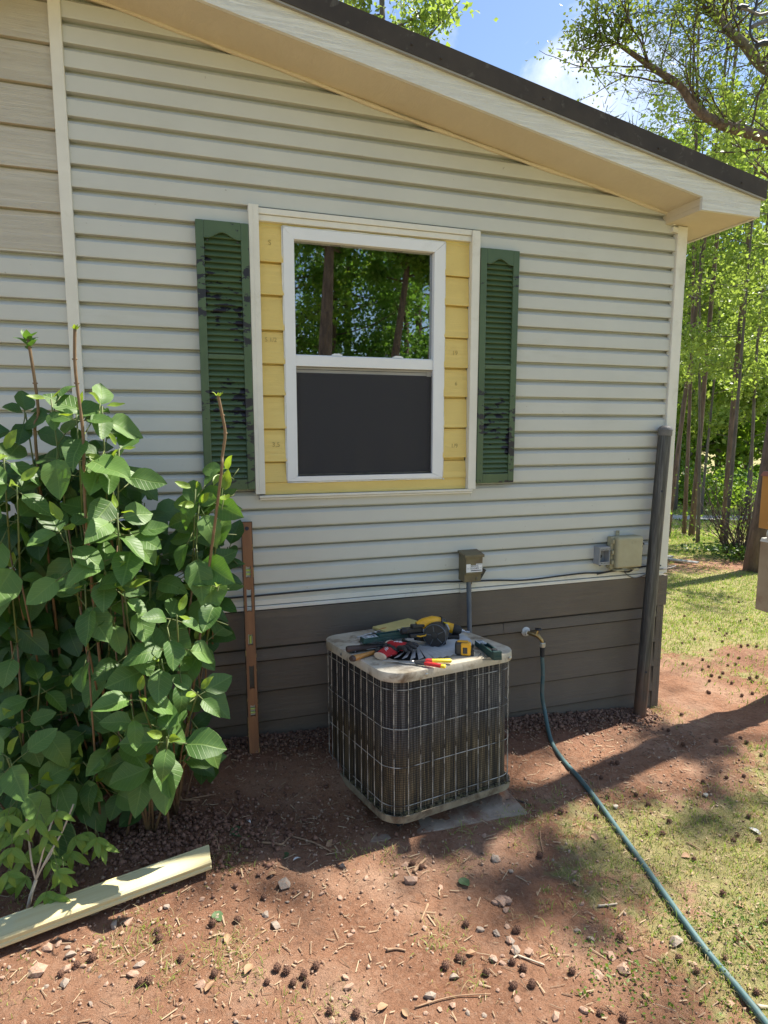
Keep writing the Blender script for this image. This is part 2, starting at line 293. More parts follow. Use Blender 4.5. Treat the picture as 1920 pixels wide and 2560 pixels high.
m_leaf('nandina_leaf', (0.13, 0.24, 0.03), (0.19, 0.31, 0.05), (0.3, 0.45, 0.03), 0.35, 0.42, True, False)
m_leaf('leaf_spring', (0.11, 0.19, 0.035), (0.24, 0.33, 0.07), (0.40, 0.54, 0.08), 0.45, 0.45)
m_leaf('leaf_high', (0.075, 0.12, 0.025), (0.20, 0.28, 0.05), (0.36, 0.46, 0.06), 0.4, 0.5)
m_leaf('leaf_mid', (0.075, 0.16, 0.025), (0.16, 0.27, 0.04), (0.34, 0.52, 0.045), 0.45, 0.5)
m_leaf('leaf_forest', (0.045, 0.13, 0.028), (0.14, 0.27, 0.05), (0.24, 0.46, 0.05), 0.42, 0.45)
m_leaf('needles', (0.06, 0.09, 0.03), (0.12, 0.15, 0.055), (0.12, 0.16, 0.04), 0.25, 0.6)
m_leaf('groundcover_leaf', (0.03, 0.08, 0.015), (0.07, 0.13, 0.025), (0.12, 0.22, 0.02), 0.3, 0.45)
m_leaf('weed_leaf', (0.09, 0.17, 0.025), (0.15, 0.23, 0.04), (0.22, 0.36, 0.03), 0.35, 0.5)
m_leaf('fallen_green', (0.05, 0.10, 0.045), (0.09, 0.16, 0.06), (0.1, 0.2, 0.04), 0.2, 0.5, True, False)
m, nt, b, o = NT('grass')
a = ND(nt, 'VertexColor'); a.layer_name = 'Col'; nt.links.new(a.outputs[0], b.inputs['Base Color']); b.inputs['Roughness'].default_value = 0.6
tl = ND(nt, 'BsdfTranslucent'); nt.links.new(mixc(nt, 1.0, a.outputs[0], (1.2, 1.25, 0.8), 'MULTIPLY'), tl.inputs['Color']); mx = ND(nt, 'MixShader'); mx.inputs[0].default_value = 0.38
nt.links.new(b.outputs[0], mx.inputs[1]); nt.links.new(tl.outputs[0], mx.inputs[2]); nt.links.new(mx.outputs[0], o.inputs['Surface'])
m, nt, b, o = NT('debris')
a = ND(nt, 'VertexColor'); a.layer_name = 'Col'; nt.links.new(a.outputs[0], b.inputs['Base Color']); b.inputs['Roughness'].default_value = 0.9
# red clay ground; attributes: grassy (thatch and soil under grass), moist (dug, damp clay)
m, nt, b, o = NT('ground')
cl = ramp(nt, noise(nt, 2.3, 7, 0.62), [(0.30, (0.21, 0.098, 0.055)), (0.5, (0.31, 0.165, 0.100)), (0.70, (0.42, 0.265, 0.18))])
sp = noise(nt, 55, 5, 0.7); cl = mixc(nt, ramp(nt, sp, [(0.50, 0.0), (0.70, 0.65)]), cl, (0.38, 0.25, 0.175)); cl = mixc(nt, ramp(nt, noise(nt, 28, 5, 0.7, seed=3.0), [(0.53, 0.0), (0.70, 0.7)]), cl, (0.12, 0.062, 0.04))
ag = ND(nt, 'Attribute'); ag.attribute_name = 'grassy'; am = ND(nt, 'Attribute'); am.attribute_name = 'moist'
th = ramp(nt, noise(nt, 18, 6, 0.7, seed=6.0), [(0.32, (0.20, 0.20, 0.07)), (0.5, (0.30, 0.27, 0.12)), (0.68, (0.40, 0.33, 0.18))])
cl = mixc(nt, am.outputs['Fac'], cl, ramp(nt, noise(nt, 14, 6, 0.7, seed=8.0), [(0.3, (0.16, 0.080, 0.052)), (0.6, (0.25, 0.130, 0.085)), (0.8, (0.34, 0.21, 0.145))]))
gn = noise(nt, 9, 5, 0.65, seed=1.0); mm = ND(nt, 'Math', operation='ADD'); nt.links.new(ag.outputs['Fac'], mm.inputs[0]); nt.links.new(gn, mm.inputs[1])
cl = mixc(nt, ramp(nt, mm.outputs[0], [(0.85, 0.0), (1.15, 1.0)]), cl, th)
nt.links.new(cl, b.inputs['Base Color']); b.inputs['Roughness'].default_value = 0.95; b.inputs['Specular IOR Level'].default_value = 0.15
p = bump(nt, b, noise(nt, 26, 8, 0.7, seed=4.0), 1.0, 0.03); bump(nt, b, noise(nt, 120, 5, 0.7), 0.9, 0.008, p)

# ------------------------------------------------------------------ mesh helpers
class MB:
    def __init__(s): s.v = []; s.f = []
    def add(s, v, f, M=None):
        n = len(s.v)
        s.v += [tuple(M @ Vector(p)) for p in v] if M is not None else [tuple(p) for p in v]
        s.f += [tuple(i + n for i in q) for q in f]; return s
    def box(s, c, d, M=None):
        x, y, z = d[0] / 2, d[1] / 2, d[2] / 2
        v = [(c[0] + i * x, c[1] + j * y, c[2] + k * z) for i in (-1, 1) for j in (-1, 1) for k in (-1, 1)]
        return s.add(v, [(0, 1, 3, 2), (4, 6, 7, 5), (0, 4, 5, 1), (2, 3, 7, 6), (0, 2, 6, 4), (1, 5, 7, 3)], M)
    def b2(s, x0, x1, y0, y1, z0, z1, M=None):
        return s.box(((x0 + x1) / 2, (y0 + y1) / 2, (z0 + z1) / 2), (x1 - x0, y1 - y0, z1 - z0), M)
    def prism(s, a, b):               # two matching rings, capped
        n = len(a); f = [(i, (i + 1) % n, n + (i + 1) % n, n + i) for i in range(n)] + [tuple(range(n - 1, -1, -1)), tuple(range(n, 2 * n))]
        return s.add(list(a) + list(b), f)
    def tube(s, path, r, n=8, cap=True, flat=None, M=None):
        P = [Vector(p) for p in path]; m = len(P); v = []; f = []
        rr = r if hasattr(r, '__len__') else [r] * m
        t0 = (P[1] - P[0]).normalized(); ref = Vector((0, 0, 1)) if abs(t0.z) < 0.9 else Vector((1, 0, 0))
        nx = t0.cross(ref).normalized()
        for i in range(m):
            t = (P[min(i + 1, m - 1)] - P[max(i - 1, 0)]).normalized()
            nx = (nx - t * nx.dot(t)).normalized(); ny = t.cross(nx)
            for k in range(n):
                a = 2 * math.pi * k / n
                v.append(P[i] + nx * (math.cos(a) * rr[i]) + ny * (math.sin(a) * rr[i] * (flat or 1)))
        for i in range(m - 1):
            for k in range(n):
                f.append((i * n + k, i * n + (k + 1) % n, (i + 1) * n + (k + 1) % n, (i + 1) * n + k))
        if cap: f += [tuple(range(n - 1, -1, -1)), tuple((m - 1) * n + k for k in range(n))]
        return s.add(v, f, M)
    def lathe(s, prof, n=20, M=None):
        v = []; f = []; m = len(prof)
        for r, z in prof:
            for k in range(n): a = 2 * math.pi * k / n; v.append((r * math.cos(a), r * math.sin(a), z))
        for i in range(m - 1):
            for k in range(n): f.append((i * n + k, i * n + (k + 1) % n, (i + 1) * n + (k + 1) % n, (i + 1) * n + k))
        f += [tuple(range(n - 1, -1, -1)), tuple((m - 1) * n + k for k in range(n))]
        return s.add(v, f, M)
    def mesh(s, name):
        me = bpy.data.meshes.new(name); me.from_pydata(s.v, [], s.f); me.update(); return me
    def build(s, name, m, parent=None, smooth=False, bev=0, seg=2, M=None):
        return link(name, s.mesh(name), m, parent, smooth, bev, seg, M)
def fixn(me):
    bm = bmesh.new(); bm.from_mesh(me); bmesh.ops.recalc_face_normals(bm, faces=bm.faces); bm.to_mesh(me); bm.free()
def link(name, me, m, parent=None, smooth=False, bev=0, seg=2, M=None):
    fixn(me)
    if not me.materials: me.materials.append(MATS[m])
    o = bpy.data.objects.new(name, me); COL.objects.link(o)
    if parent: o.parent = parent
    if M is not None: o.matrix_local = M
    if smooth:
        for p in me.polygons: p.use_smooth = True
        if smooth == 'auto' and not bev:
            md = o.modifiers.new('edges', 'EDGE_SPLIT'); md.split_angle = R(38)
    if bev:
        md = o.modifiers.new('bevel', 'BEVEL'); md.width = bev; md.segments = seg; md.limit_method = 'ANGLE'; md.angle_limit = R(35)
    return o
def inst(name, me, parent=None, M=None):
    o = bpy.data.objects.new(name, me); COL.objects.link(o)
    if parent: o.parent = parent
    if M is not None: o.matrix_local = M
    return o
def tag(o, label=None, cat=None, group=None, kind=None):
    if label: o['label'] = label
    if cat: o['category'] = cat
    if group: o['group'] = group
    if kind: o['kind'] = kind
    return o
def empty(name, label, cat, M=None, group=None):
    o = bpy.data.objects.new(name, None); COL.objects.link(o); o.empty_display_size = 0.1
    if M is not None: o.matrix_world = M
    return tag(o, label, cat, group)
def frame(o, x, z=None):              # local frame from an x direction and an up hint
    x = Vector(x).normalized(); z = Vector(z or (0, 0, 1)); y = z.cross(x).normalized(); z = x.cross(y)
    return Matrix(((x.x, y.x, z.x, o[0]), (x.y, y.y, z.y, o[1]), (x.z, y.z, z.z, o[2]), (0, 0, 0, 1)))
def T(x, y, z): return Matrix.Translation((x, y, z))
def text_mesh(body, size):
    c = bpy.data.curves.new('lettering', 'FONT'); c.body = body; c.size = size; c.align_x = 'CENTER'; c.align_y = 'CENTER'; c.extrude = 0.0002
    o = bpy.data.objects.new('lettering', c); COL.objects.link(o)
    me = bpy.data.meshes.new_from_object(o.evaluated_get(bpy.context.evaluated_depsgraph_get()))
    bpy.data.objects.remove(o); bpy.data.curves.remove(c); return me

# ------------------------------------------------------------------ ground: one sheet out to the horizon
def grassy_arr(x, y):
    d = np.sqrt((x + 0.2) ** 2 + (y + 3.4) ** 2)
    n = fbm(x * 1.3 + 3, y * 1.3, 3)
    near = sst(0.75, 1.75, x) * sst(-0.55, -1.2, y)   # sparse turf right of the clay patch
    side = sst(3.35, 4.3, x) * sst(-1.5, 1.0, y)
    behind = sst(-2.9, -5.0, y)
    g = np.maximum(np.maximum(near * 0.50, side * 1.0), behind * 0.9)
    path = np.exp(-((y - 5.2 + 0.25 * (x - 5)) / 0.9) ** 2) * sst(3.5, 5, x)
    p2 = np.exp(-((y - 0.55 - 0.10 * (x - 4)) / 0.55) ** 2) * sst(2.8, 3.3, x) * sst(5.4, 4.2, x)
    g = g * (1 - 0.85 * path) * (1 - 0.8 * p2)
    return np.clip(g + n * 0.95 * (g > 0.02), 0, 1)
def moist_arr(x, y):
    wallb = sst(0.52, 0.2, -y + 0.25 * fbm(x * 3, y * 3, 2)) * sst(2.9, 2.4, x)
    bush = np.exp(-(((x + 0.35) / 0.55) ** 2 + ((y + 0.68) / 0.26) ** 2) * 1.2)
    dug = np.exp(-(((x - 4.3) / 0.35) ** 2 + ((y - 0.5) / 0.3) ** 2))
    n = 0.4 * fbm(x * 1.9 + 9, y * 1.9, 3)
    return np.clip(np.maximum(np.maximum(wallb, bush), dug * 0.9) + n, 0, 1)
def graded(lo, a, b, hi, fine):
    s = list(np.arange(a, b, fine)); st = fine; x = s[-1]
    while x < hi: st *= 1.16; x += st; s.append(x)
    st = fine; x = a; L = []
    while x > lo: st *= 1.16; x -= st; L.append(x)
    return np.array(L[::-1] + s)
xs = graded(-260, -1.7, 3.4, 300, 0.02); ys = graded(-300, -2.5, 0.05, 320, 0.02)
X, Y = np.meshgrid(xs, ys); nx_, ny_ = len(xs), len(ys); Zg = gz_arr(X, Y)
idx = np.arange(nx_ * ny_).reshape(ny_, nx_)
F = np.stack([idx[:-1, :-1], idx[:-1, 1:], idx[1:, 1:], idx[1:, :-1]], -1).reshape(-1, 4)
me = bpy.data.meshes.new('ground'); me.from_pydata(np.stack([X, Y, Zg], -1).reshape(-1, 3).tolist(), [], F.tolist())
for nm, fn in (('grassy', grassy_arr), ('moist', moist_arr)):
    at = me.attributes.new(nm, 'FLOAT', 'POINT'); at.data.foreach_set('value', fn(X, Y).reshape(-1).astype(np.float32))
me.materials.append(MATS['ground']); me.polygons.foreach_set('use_smooth', [True] * len(me.polygons))
ground = bpy.data.objects.new('ground', me); COL.objects.link(ground); tag(ground, kind='structure')
# pale gravel driveway crossing the lawn far behind
mb = MB(); P0 = []; P1 = []
for i in range(41):
    x = -4 + i * 1.6; y = 12.9 - 0.15 * (x - 8) + 0.25 * math.sin(x * 0.3)
    P0.append((x, y - 0.75, gz(x, y - 0.75) + 0.03)); P1.append((x, y + 0.75, gz(x, y + 0.75) + 0.03))
n = len(P0); mb.add(P0 + P1, [(i, i + 1, n + i + 1, n + i) for i in range(n - 1)])
tag(mb.build('driveway', 'gravel_road'), kind='structure')

# ------------------------------------------------------------------ the house
house = empty('house', 'beige vinyl-sided house with brown skirting boards and yellow boards round its window', 'house', T(1.1, 0, 0))
HI = T(-1.1, 0, 0)                    # parts are built in world coordinates
def part(mb, name, m, parent=None, **k):
    return mb.build(name, m, parent or house, M=HI if not parent else None, **k)
SL = 0.183
XC = 2.86                             # wall corner
def zr(x): return 3.477 + (1.0 - x) * SL           # underside of the sloping soffit
PK = -0.67                            # ridge over the seam between the two halves
XL = 2 * PK - XC
# core walls with the window opening, closed box with a dark room behind
OX0, OX1, OZ0, OZ1 = 0.34, 1.20, 1.585, 2.845
mb = MB(); y0, y1 = 0.050, 0.15
mb.b2(XL + .02, OX0, y0, y1, -0.1, 3.09); mb.b2(OX1, XC - 0.02, y0, y1, -0.1, 3.09); mb.b2(OX0, OX1, y0, y1, -0.1, OZ0); mb.b2(OX0, OX1, y0, y1, OZ1, 3.09)
mb.prism([(XL + .02, y0, 3.09), (XC - .02, y0, 3.09), (PK, y0, zr(PK))], [(XL + .02, y1, 3.09), (XC - .02, y1, 3.09), (PK, y1, zr(PK))])
mb.b2(XC - 0.14, XC - 0.02, y1, 9, -1.2, 3.09); mb.b2(XL + .02, XL + .14, y1, 9, -1.2, 3.09); mb.b2(XL + .14, XC - .14, 8.9, 9, -1.2, 3.5)
mb.b2(XL + .14, XC - .14, y1, 8.9, 0.8, 0.9)
part(mb, 'wall', 'wall_core')
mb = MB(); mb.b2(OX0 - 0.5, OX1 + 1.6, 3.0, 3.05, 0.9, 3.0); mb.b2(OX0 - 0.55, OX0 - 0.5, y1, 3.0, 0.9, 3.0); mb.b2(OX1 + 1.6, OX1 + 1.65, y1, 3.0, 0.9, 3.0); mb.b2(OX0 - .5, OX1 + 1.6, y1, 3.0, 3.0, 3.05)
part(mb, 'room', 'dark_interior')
# dim furniture seen through the screen
mb = MB(); mb.b2(0.95, 1.6, 0.9, 1.3, 0.9, 1.86); mb.b2(0.86, 0.89, 0.85, 0.88, 0.9, 1.9)
part(mb, 'cabinet', 'wall_core')

# vinyl courses: Dutch-lap profile, lip at the bottom, cove at the top
PZ = 0.1016
def vinyl(x0, x1, z0, ztop=None, xs0=None):
    zt = ztop if ztop is not None else z0 + PZ + 0.004
    pr = [(0.040, z0 - 0.001), (0.0, z0), (-0.001, z0 + 0.006), (0.001, z0 + 0.068), (0.004, z0 + 0.071), (0.020, z0 + 0.086), (0.040, z0 + 0.090), (0.041, z0 + PZ + 0.006), (0.047, z0 + PZ + 0.006)]
    if ztop is not None:
        pr = [p for p in pr if p[1] < ztop] + [(0.002, ztop), (0.026, ztop)]
    j = rnd.uniform(-0.0012, 0.0012); mb = MB()
    mb.prism([(x0, y + j, z) for y, z in pr], [(x1, y + j, z) for y, z in pr]); return part(mb, 'siding_board', 'vinyl')
TRX0, TRX1 = 0.149, 1.423             # outer edges of the trims round the opening
for k in range(-9, 22):
    z0 = 3.05 - k * PZ
    xe = min(2.795, 1.0 + (3.477 - z0) / SL + 0.03)
    if xe < -0.6: continue
    if 1 < k < 16 and not k == 1:
        vinyl(-0.655, TRX0 + 0.02, z0); vinyl(TRX1 - 0.02, xe, z0)
        if False: pass
    elif k == 16:
        vinyl(-0.655, TRX0 + 0.02, z0); vinyl(TRX1 - 0.02, xe, z0); vinyl(TRX0 + 0.02, TRX1 - 0.02, z0, ztop=1.474)
    else: vinyl(-0.655, xe, z0)
# left of the seam: lap boards above, vinyl below
for k in range(4, 22): vinyl(XL + 0.05, -0.69, 3.05 - k * PZ - 0.0)
def lap(x0, x1, z0, z1, y, mname, name, lip=0.016):
    lip = max(lip, .016)
    mb = MB(); e = 0.004
    pr = [(y + .014, z0), (y - lip, z0 + 0.0005), (y - lip, z0 + e), (y - 0.002, z1 - 0.010), (y + 0.014, z1 - 0.006), (y + 0.014, z1 + 0.012), (y + 0.020, z1 + 0.012), (y + 0.020, z0)]
    mb.prism([(x0, a, z) for a, z in pr], [(x1, a, z) for a, z in pr]); return part(mb, name, mname)
zl = 2.652
for i in range(7):
    z1 = zl + 0.178; xl = XL + 0.05; lap(xl, -0.69, zl, z1, 0.012, 'lap_beige', 'lap_board', 0.011); zl = z1
# seam trim, corner trim, starter strip
mb = MB(); mb.b2(-0.697, -0.645, -0.012, 0.02, 0.89, 3.85); part(mb, 'seam_trim', 'trim', bev=0.003)
mb = MB(); mb.b2(2.785, XC, -0.014, 0.03, 0.885, 3.095); mb.b2(XC - 0.012, XC, 0.03, 0.12, 0.885, 3.09); part(mb, 'corner_trim', 'trim', bev=0.003)
mb = MB(); mb.b2(XL + 0.05, 1.337, -0.016, 0.02, 0.874, 0.893); mb.b2(XL + 0.05, 1.337, -0.006, 0.02, 0.897, 0.925); part(mb, 'starter_strip', 'trim', bev=0.002)
mb = MB(); mb.b2(1.339, 2.83, -0.018, 0.02, 0.872, 0.891); mb.b2(1.339, 2.783, -0.007, 0.02, 0.895, 0.925); part(mb, 'starter_strip', 'trim', bev=0.002)
# trims round the opening
mb = MB(); mb.b2(0.149, 0.199, -0.028, 0.02, 1.503, 2.948); mb.b2(0.170, 0.174, -0.0295, -0.028, 1.51, 2.94); part(mb, 'window_trim', 'trim', bev=0.003)
mb = MB(); mb.b2(1.372, 1.422, -0.028, 0.02, 1.494, 2.936); part(mb, 'window_trim', 'trim', bev=0.003)
mb = MB(); mb.b2(0.199, 1.372, -0.020, 0.02, 2.909, 2.938); mb.b2(0.199, 1.372, -0.012, 0.02, 2.878, 2.9075); part(mb, 'window_trim', 'trim', bev=0.002)
mb = MB(); mb.b2(0.168, 1.404, -0.026, 0.02, 1.482, 1.4935); mb.b2(0.172, 1.404, -0.018, 0.02, 1.470, 1.4805); part(mb, 'window_trim', 'trim', bev=0.002)
mb = MB(); mb.b2(0.199, 1.372, 0.012, 0.024, 2.862, 2.8785); part(mb, 'flashing', 'scrap_yellow')
# yellow lap boards left and right of the window, one board under it
zs = [1.506, 1.672, 1.846, 2.018, 2.180, 2.350, 2.525, 2.687, 2.875]
for i in range(8):
    j = rnd.uniform(-0.003, 0.003)
    if i == 0:
        mb = MB(); part(mb.b2(0.2, 1.371, 0.006, 0.02, 1.496, 1.560), 'lap_board', 'lap_yellow')
        lap(0.2, 0.324, 1.561, zs[1], 0.016, 'lap_yellow', 'lap_board', 0.010); lap(1.218, 1.371, 1.561, zs[1] - .004, 0.016, 'lap_yellow', 'lap_board', 0.010)
    else:
        lap(0.2, 0.324, zs[i], zs[i + 1], 0.015, 'lap_yellow', 'lap_board', 0.011); lap(1.218, 1.371, zs[i] + 0.006 + j, zs[i + 1] + 0.006 + j, 0.015, 'lap_yellow', 'lap_board', 0.011)
# pencilled notes on the yellow boards
for body, x, z, s in (('3,5', 0.265, 1.76, 0.035), ('5 1/2', 0.25, 2.30, 0.03), ('1/9', 1.295, 1.745, 0.035), ('19', 1.29, 2.27, 0.035), ('6', 1.30, 2.10, 0.03), ('S', 0.255, 2.78, 0.035)):
    me = text_mesh(body, s); me.materials.append(MATS['pencil'])
    o = link('pencil_mark', me, 'pencil', house); o.matrix_local = HI @ T(x, 0.0035, z) @ Matrix.Rotation(R(90), 4, 'X')
# window: white vinyl frame with mitred corners, upper pane, meeting rail, screened lower half
W0, W1, WB, WT = 0.322, 1.220, 1.563, 2.863
win = bpy.data.objects.new('window', None); COL.objects.link(win); win.parent = house; win.matrix_local = HI
def sub(mb, name, m, parent, **k): return mb.build(name, m, parent, **k)
w = 0.052; fy = -0.004
def member(a, b, c, d, name='frame'):
    mb = MB(); mb.prism([(p[0], fy, p[1]) for p in (a, b, c, d)], [(p[0], 0.07, p[1]) for p in (a, b, c, d)]); sub(mb, name, 'window_white', win, bev=0.0015)
g_ = 0.0006
member((W0, WT), (W1, WT), (W1 - w - .01, WT - w - 0.004), (W0 + w, WT - w - 0.004)); member((W0, WB), (W0 + w + .004, WB + 0.028), (W0 + w + .004, WT - w - 0.006), (W0, WT - g_ * 3))
member((W1, WB), (W1, WT - g_ * 3), (W1 - w - .012, WT - w - 0.006), (W1 - w - .012, WB + 0.028)); member((W0 + g_, WB), (W1 - g_, WB), (W1 - w - .012, WB + 0.027), (W0 + w + .004, WB + 0.027))
gx0, gx1 = W0 + w + 0.004, W1 - w - 0.012
mb = MB(); mb.b2(gx0, gx1, 0.004, 0.06, 2.172, 2.228); mb.b2(gx0, gx1, 0.016, 0.05, 2.228, 2.233); sub(mb, 'meeting_rail', 'window_white', win, bev=0.003)
mb = MB(); mb.b2(gx0, gx1, 0.021, 0.05, 2.158, 2.170); mb.b2(gx0, gx1, 0.024, 0.05, 2.138, 2.156); mb.b2(gx1 - .03, gx1 - .004, 0.018, 0.024, 2.136, 2.160); sub(mb, 'screen_rail', 'drip', win, bev=0.001)
for x in (gx0 + 0.2, gx1 - 0.23):
    mb = MB(); mb.b2(x, x + 0.055, 0.012, 0.03, 2.233, 2.240); mb.b2(x + .01, x + 0.045, 0.014, 0.028, 2.240, 2.244); sub(mb, 'sash_latch', 'window_white', win)
    mb = MB(); mb.b2(x, x + 0.055, 0.034, 0.05, WT - w - 0.014, WT - w - 0.004); sub(mb, 'sash_latch', 'dark_steel', win)
mb = MB(); mb.b2(gx0, gx1, 0.03, 0.036, 2.233, WT - w - 0.004); sub(mb, 'glass_pane', 'glass', win)
mb = MB(); mb.b2(gx0, gx1, 0.046, 0.052, WB + 0.03, 2.16); sub(mb, 'glass_pane', 'glass', win)
mb = MB(); mb.b2(gx0 + 0.006, gx1 - 0.006, 0.022, 0.0235, WB + 0.038, 2.140); sub(mb, 'insect_screen', 'screen', win)
mb = MB(); mb.b2(gx0, gx0 + 0.006, 0.018, 0.03, WB + 0.03, 2.14); mb.b2(gx1 - 0.006, gx1, 0.018, 0.03, WB + 0.03, 2.14); mb.b2(gx0, gx1, 0.018, 0.03, WB + 0.030, WB + 0.038); mb.b2(gx0, gx1, 0.0, 0.012, WB + 0.0275, WB + 0.0285); sub(mb, 'screen_frame', 'dark_steel', win)
mb = MB(); pth = lambda pts: pts
for pts in ([(W0 - .003, 0.004, WB - .004), (W0 - .004, 0.004, 1.9), (W0 - .002, 0.004, 2.3), (W0 - .004, 0.004, WT + .003)], [(W0, .004, WT + .004), (.8, .004, WT + .005), (W1 + .003, .004, WT + .004)], [(W1 + .003, .004, WT), (W1 + .004, .004, 2.2), (W1 + .003, .004, WB - .004), (W1 + .01, .004, WB - .008)], [(W0, .004, WB - .005), (.8, .004, WB - .004), (W1, .004, WB - .005)]):
    q = []
    for a, b in zip(pts[:-1], pts[1:]):
        for i in range(10): q.append(tuple(a[c] + (b[c] - a[c]) * i / 10 + rnd.uniform(-.0012, .0012) for c in range(3)))
    q.append(pts[-1]); mb.tube(q, [rnd.uniform(0.003, 0.0055) for _ in q], 6)
sub(mb, 'caulk_bead', 'caulk', win, smooth=True)
# shutters with arched top panel and louvres
def shutter(x0, x1, z0, z1, zm, lab, sm='shutter'):
    s = bpy.data.objects.new('shutter', None); COL.objects.link(s); s.parent = house; s.matrix_local = HI; s['label'] = lab
    f0, f1 = -0.034, -0.001; st = 0.039
    for a, b in ((x0, x0 + st), (x1 - st, x1)): mb = MB(); mb.b2(a, b, f0, f1, z0, z1); sub(mb, 'stile', sm, s, bev=0.004)
    mb = MB(); mb.b2(x0 + st, x1 - st, f0 + .001, f1, z0, z0 + 0.055); sub(mb, 'rail', sm, s, bev=0.003)
    mb = MB(); mb.b2(x0 + st, x1 - st, f0 + .001, f1, zm - 0.012, zm + 0.012); sub(mb, 'rail', sm, s, bev=0.003)
    w = x1 - x0 - 2 * st; N = 18; top = z1 - 0.0005
    arc = [(x0 + st + w * i / N, z1 - 0.083 + 0.030 * (0.5 - 0.5 * math.cos(2 * math.pi * min(1, max(0, (i / N - 0.08) / 0.84))))) for i in range(N + 1)]
    mb = MB(); ring = arc + [(x1 - st, top), (x0 + st, top)]
    mb.prism([(a, f0 + .001, z) for a, z in ring], [(a, f1, z) for a, z in ring]); sub(mb, 'top_rail', sm, s)
    mb = MB(); mb.tube([(a, f0 + 0.001, z + 0.001) for a, z in arc], 0.003, 6); sub(mb, 'arch_bead', sm, s, smooth=True)
    mb = MB(); mb.b2(x0 + st - .002, x1 - st + .002, -0.008, -0.001, z0 + .01, z1 - .02); sub(mb, 'back_panel', sm, s)
    def louvers(a, b):
        n = int(round((b - a) / 0.029)); p = (b - a) / n
        for i in range(n):
            z = a + i * p; mb = MB()
            pr = [(-0.027, z + 0.004), (-0.030, z + 0.007), (-0.0125, z + p * 1.08), (-0.009, z + p * 1.08), (-0.009, z + 0.010)]
            mb.prism([(x0 + st, y, c) for y, c in pr], [(x1 - st, y, c) for y, c in pr]); sub(mb, 'louver', sm, s)
    louvers(z0 + 0.056, zm - 0.013); louvers(zm + 0.013, z1 - 0.055)
    for xx in (x0 + st + 0.015, x1 - st - 0.015):
        for zz in (z0 + 0.066, z1 - 0.092):
            mb = MB(); mb.lathe([(0.0045, 0), (0.0045, 0.003), (0.002, 0.0045)], 10, T(xx, -0.024, zz) @ Matrix.Rotation(R(90), 4, 'X')); sub(mb, 'screw', 'dark_steel', s)
shutter(-0.107, 0.147, 1.529, 2.851, 2.203, 'heavily peeling green louvered shutter')
shutter(1.424, 1.668, 1.527, 2.847, 2.197, 'lightly chipped green louvered shutter', 'shutter_chipped')
# skirting: wide band on top, lap boards below
mb = MB(); mb.b2(XL + .05, XC + 0.012, -0.012, 0.02, 0.662, 0.868); part(mb, 'band_board', 'skirt', bev=0.002)
mb = MB(); mb.b2(XC - 0.01, XC + 0.012, 0.021, 2.5, 0.662, 0.866); part(mb, 'band_board', 'skirt')
bz = [0.664, 0.585, 0.410, 0.235, 0.060, -0.115, -0.20]; seam = on_y((1259, 1557), 0).x
for i in range(6):
    if i == 0:
        lap(XL + .05, seam - 0.002, bz[1], bz[0] - .008, 0.006, 'skirt', 'skirting_board'); lap(seam + 0.001, 2.80, bz[1], bz[0] - .008, 0.006, 'skirt', 'skirting_board')
    else: lap(XL + .05, 2.80, bz[i + 1] if i < 5 else -0.2, bz[i] , 0.006, 'skirt', 'skirting_board')
mb = MB(); mb.b2(2.80, 2.835, -0.008, 0.02, -0.3, 0.660); mb.b2(2.837, XC, -0.006, 0.10, -0.3, 0.659); part(mb, 'corner_board', 'skirt', bev=0.002)
# rake: soffit, fascia, boxed return, dark metal roof edge
OV = -0.29; XT = 3.127
def slope_slab(x0, x1, zoff0, zoff1, ya, yb):
    a = [(x0, zr(x0) + zoff0), (x1, zr(x1) + zoff0), (x1, zr(x1) + zoff1), (x0, zr(x0) + zoff1)]
    m_ = MB(); m_.prism([(x, ya, z) for x, z in a], [(x, yb, z) for x, z in a]); return m_
roof = bpy.data.objects.new('roof', None); COL.objects.link(roof); roof.parent = house; roof.matrix_local = HI
sub(slope_slab(PK, 2.74, 0.0, 0.03, OV + 0.022, 0.031), 'soffit', 'soffit', roof)
# wavy caulked quarter strip between soffit and siding
mb = MB(); q = []
for i in range(90):
    x = PK + (2.775 - PK) * i / 89; q.append((x, -0.006 + rnd.uniform(-.0015, .0015), zr(x) - 0.002 + 0.004 * math.sin(x * 5) * math.sin(x * 2.1) - 0.010 * math.exp(-((x - 1.2) / 0.9) ** 2)))
mb.tube(q, [0.011 + 0.002 * math.sin(i * .7) for i in range(90)], 6); sub(mb, 'soffit_trim', 'soffit', roof, smooth=True)
fa = MB(); ring = [(PK, zr(PK)), (2.695, zr(2.695)), (2.6951, 3.096), (XT, 3.096), (XT, zr(XT) + 0.118), (PK, zr(PK) + 0.118)]
fa.prism([(x, OV, z) for x, z in ring], [(x, OV + 0.02, z) for x, z in ring]); sub(fa, 'fascia', 'fascia', roof)
mb = MB(); mb.b2(2.698, XT - .002, OV + 0.0205, 0.026, 3.098, 3.125); mb.b2(XC - .02, XT - .002, 0.0265, 8.9, 3.098, 3.125); sub(mb, 'eave_soffit', 'soffit', roof)
mb = MB(); mb.b2(2.6965, 2.715, OV + 0.0205, 0.026, 3.1255, 3.20); sub(mb, 'return_side', 'soffit', roof)
mb = MB(); mb.b2(XT - 0.02, XT, OV + 0.0205, 8.9, 3.092, 3.19); sub(mb, 'eave_fascia', 'fascia', roof)
mb = slope_slab(PK, XT + 0.02, 0.112, 0.210, OV - 0.022, OV - 0.016); sub(mb, 'roof_edge', 'roof_metal', roof)
mb = slope_slab(PK, XT + 0.017, 0.103, 0.1115, OV - 0.019, OV - 0.001); sub(mb, 'drip_edge', 'drip', roof)
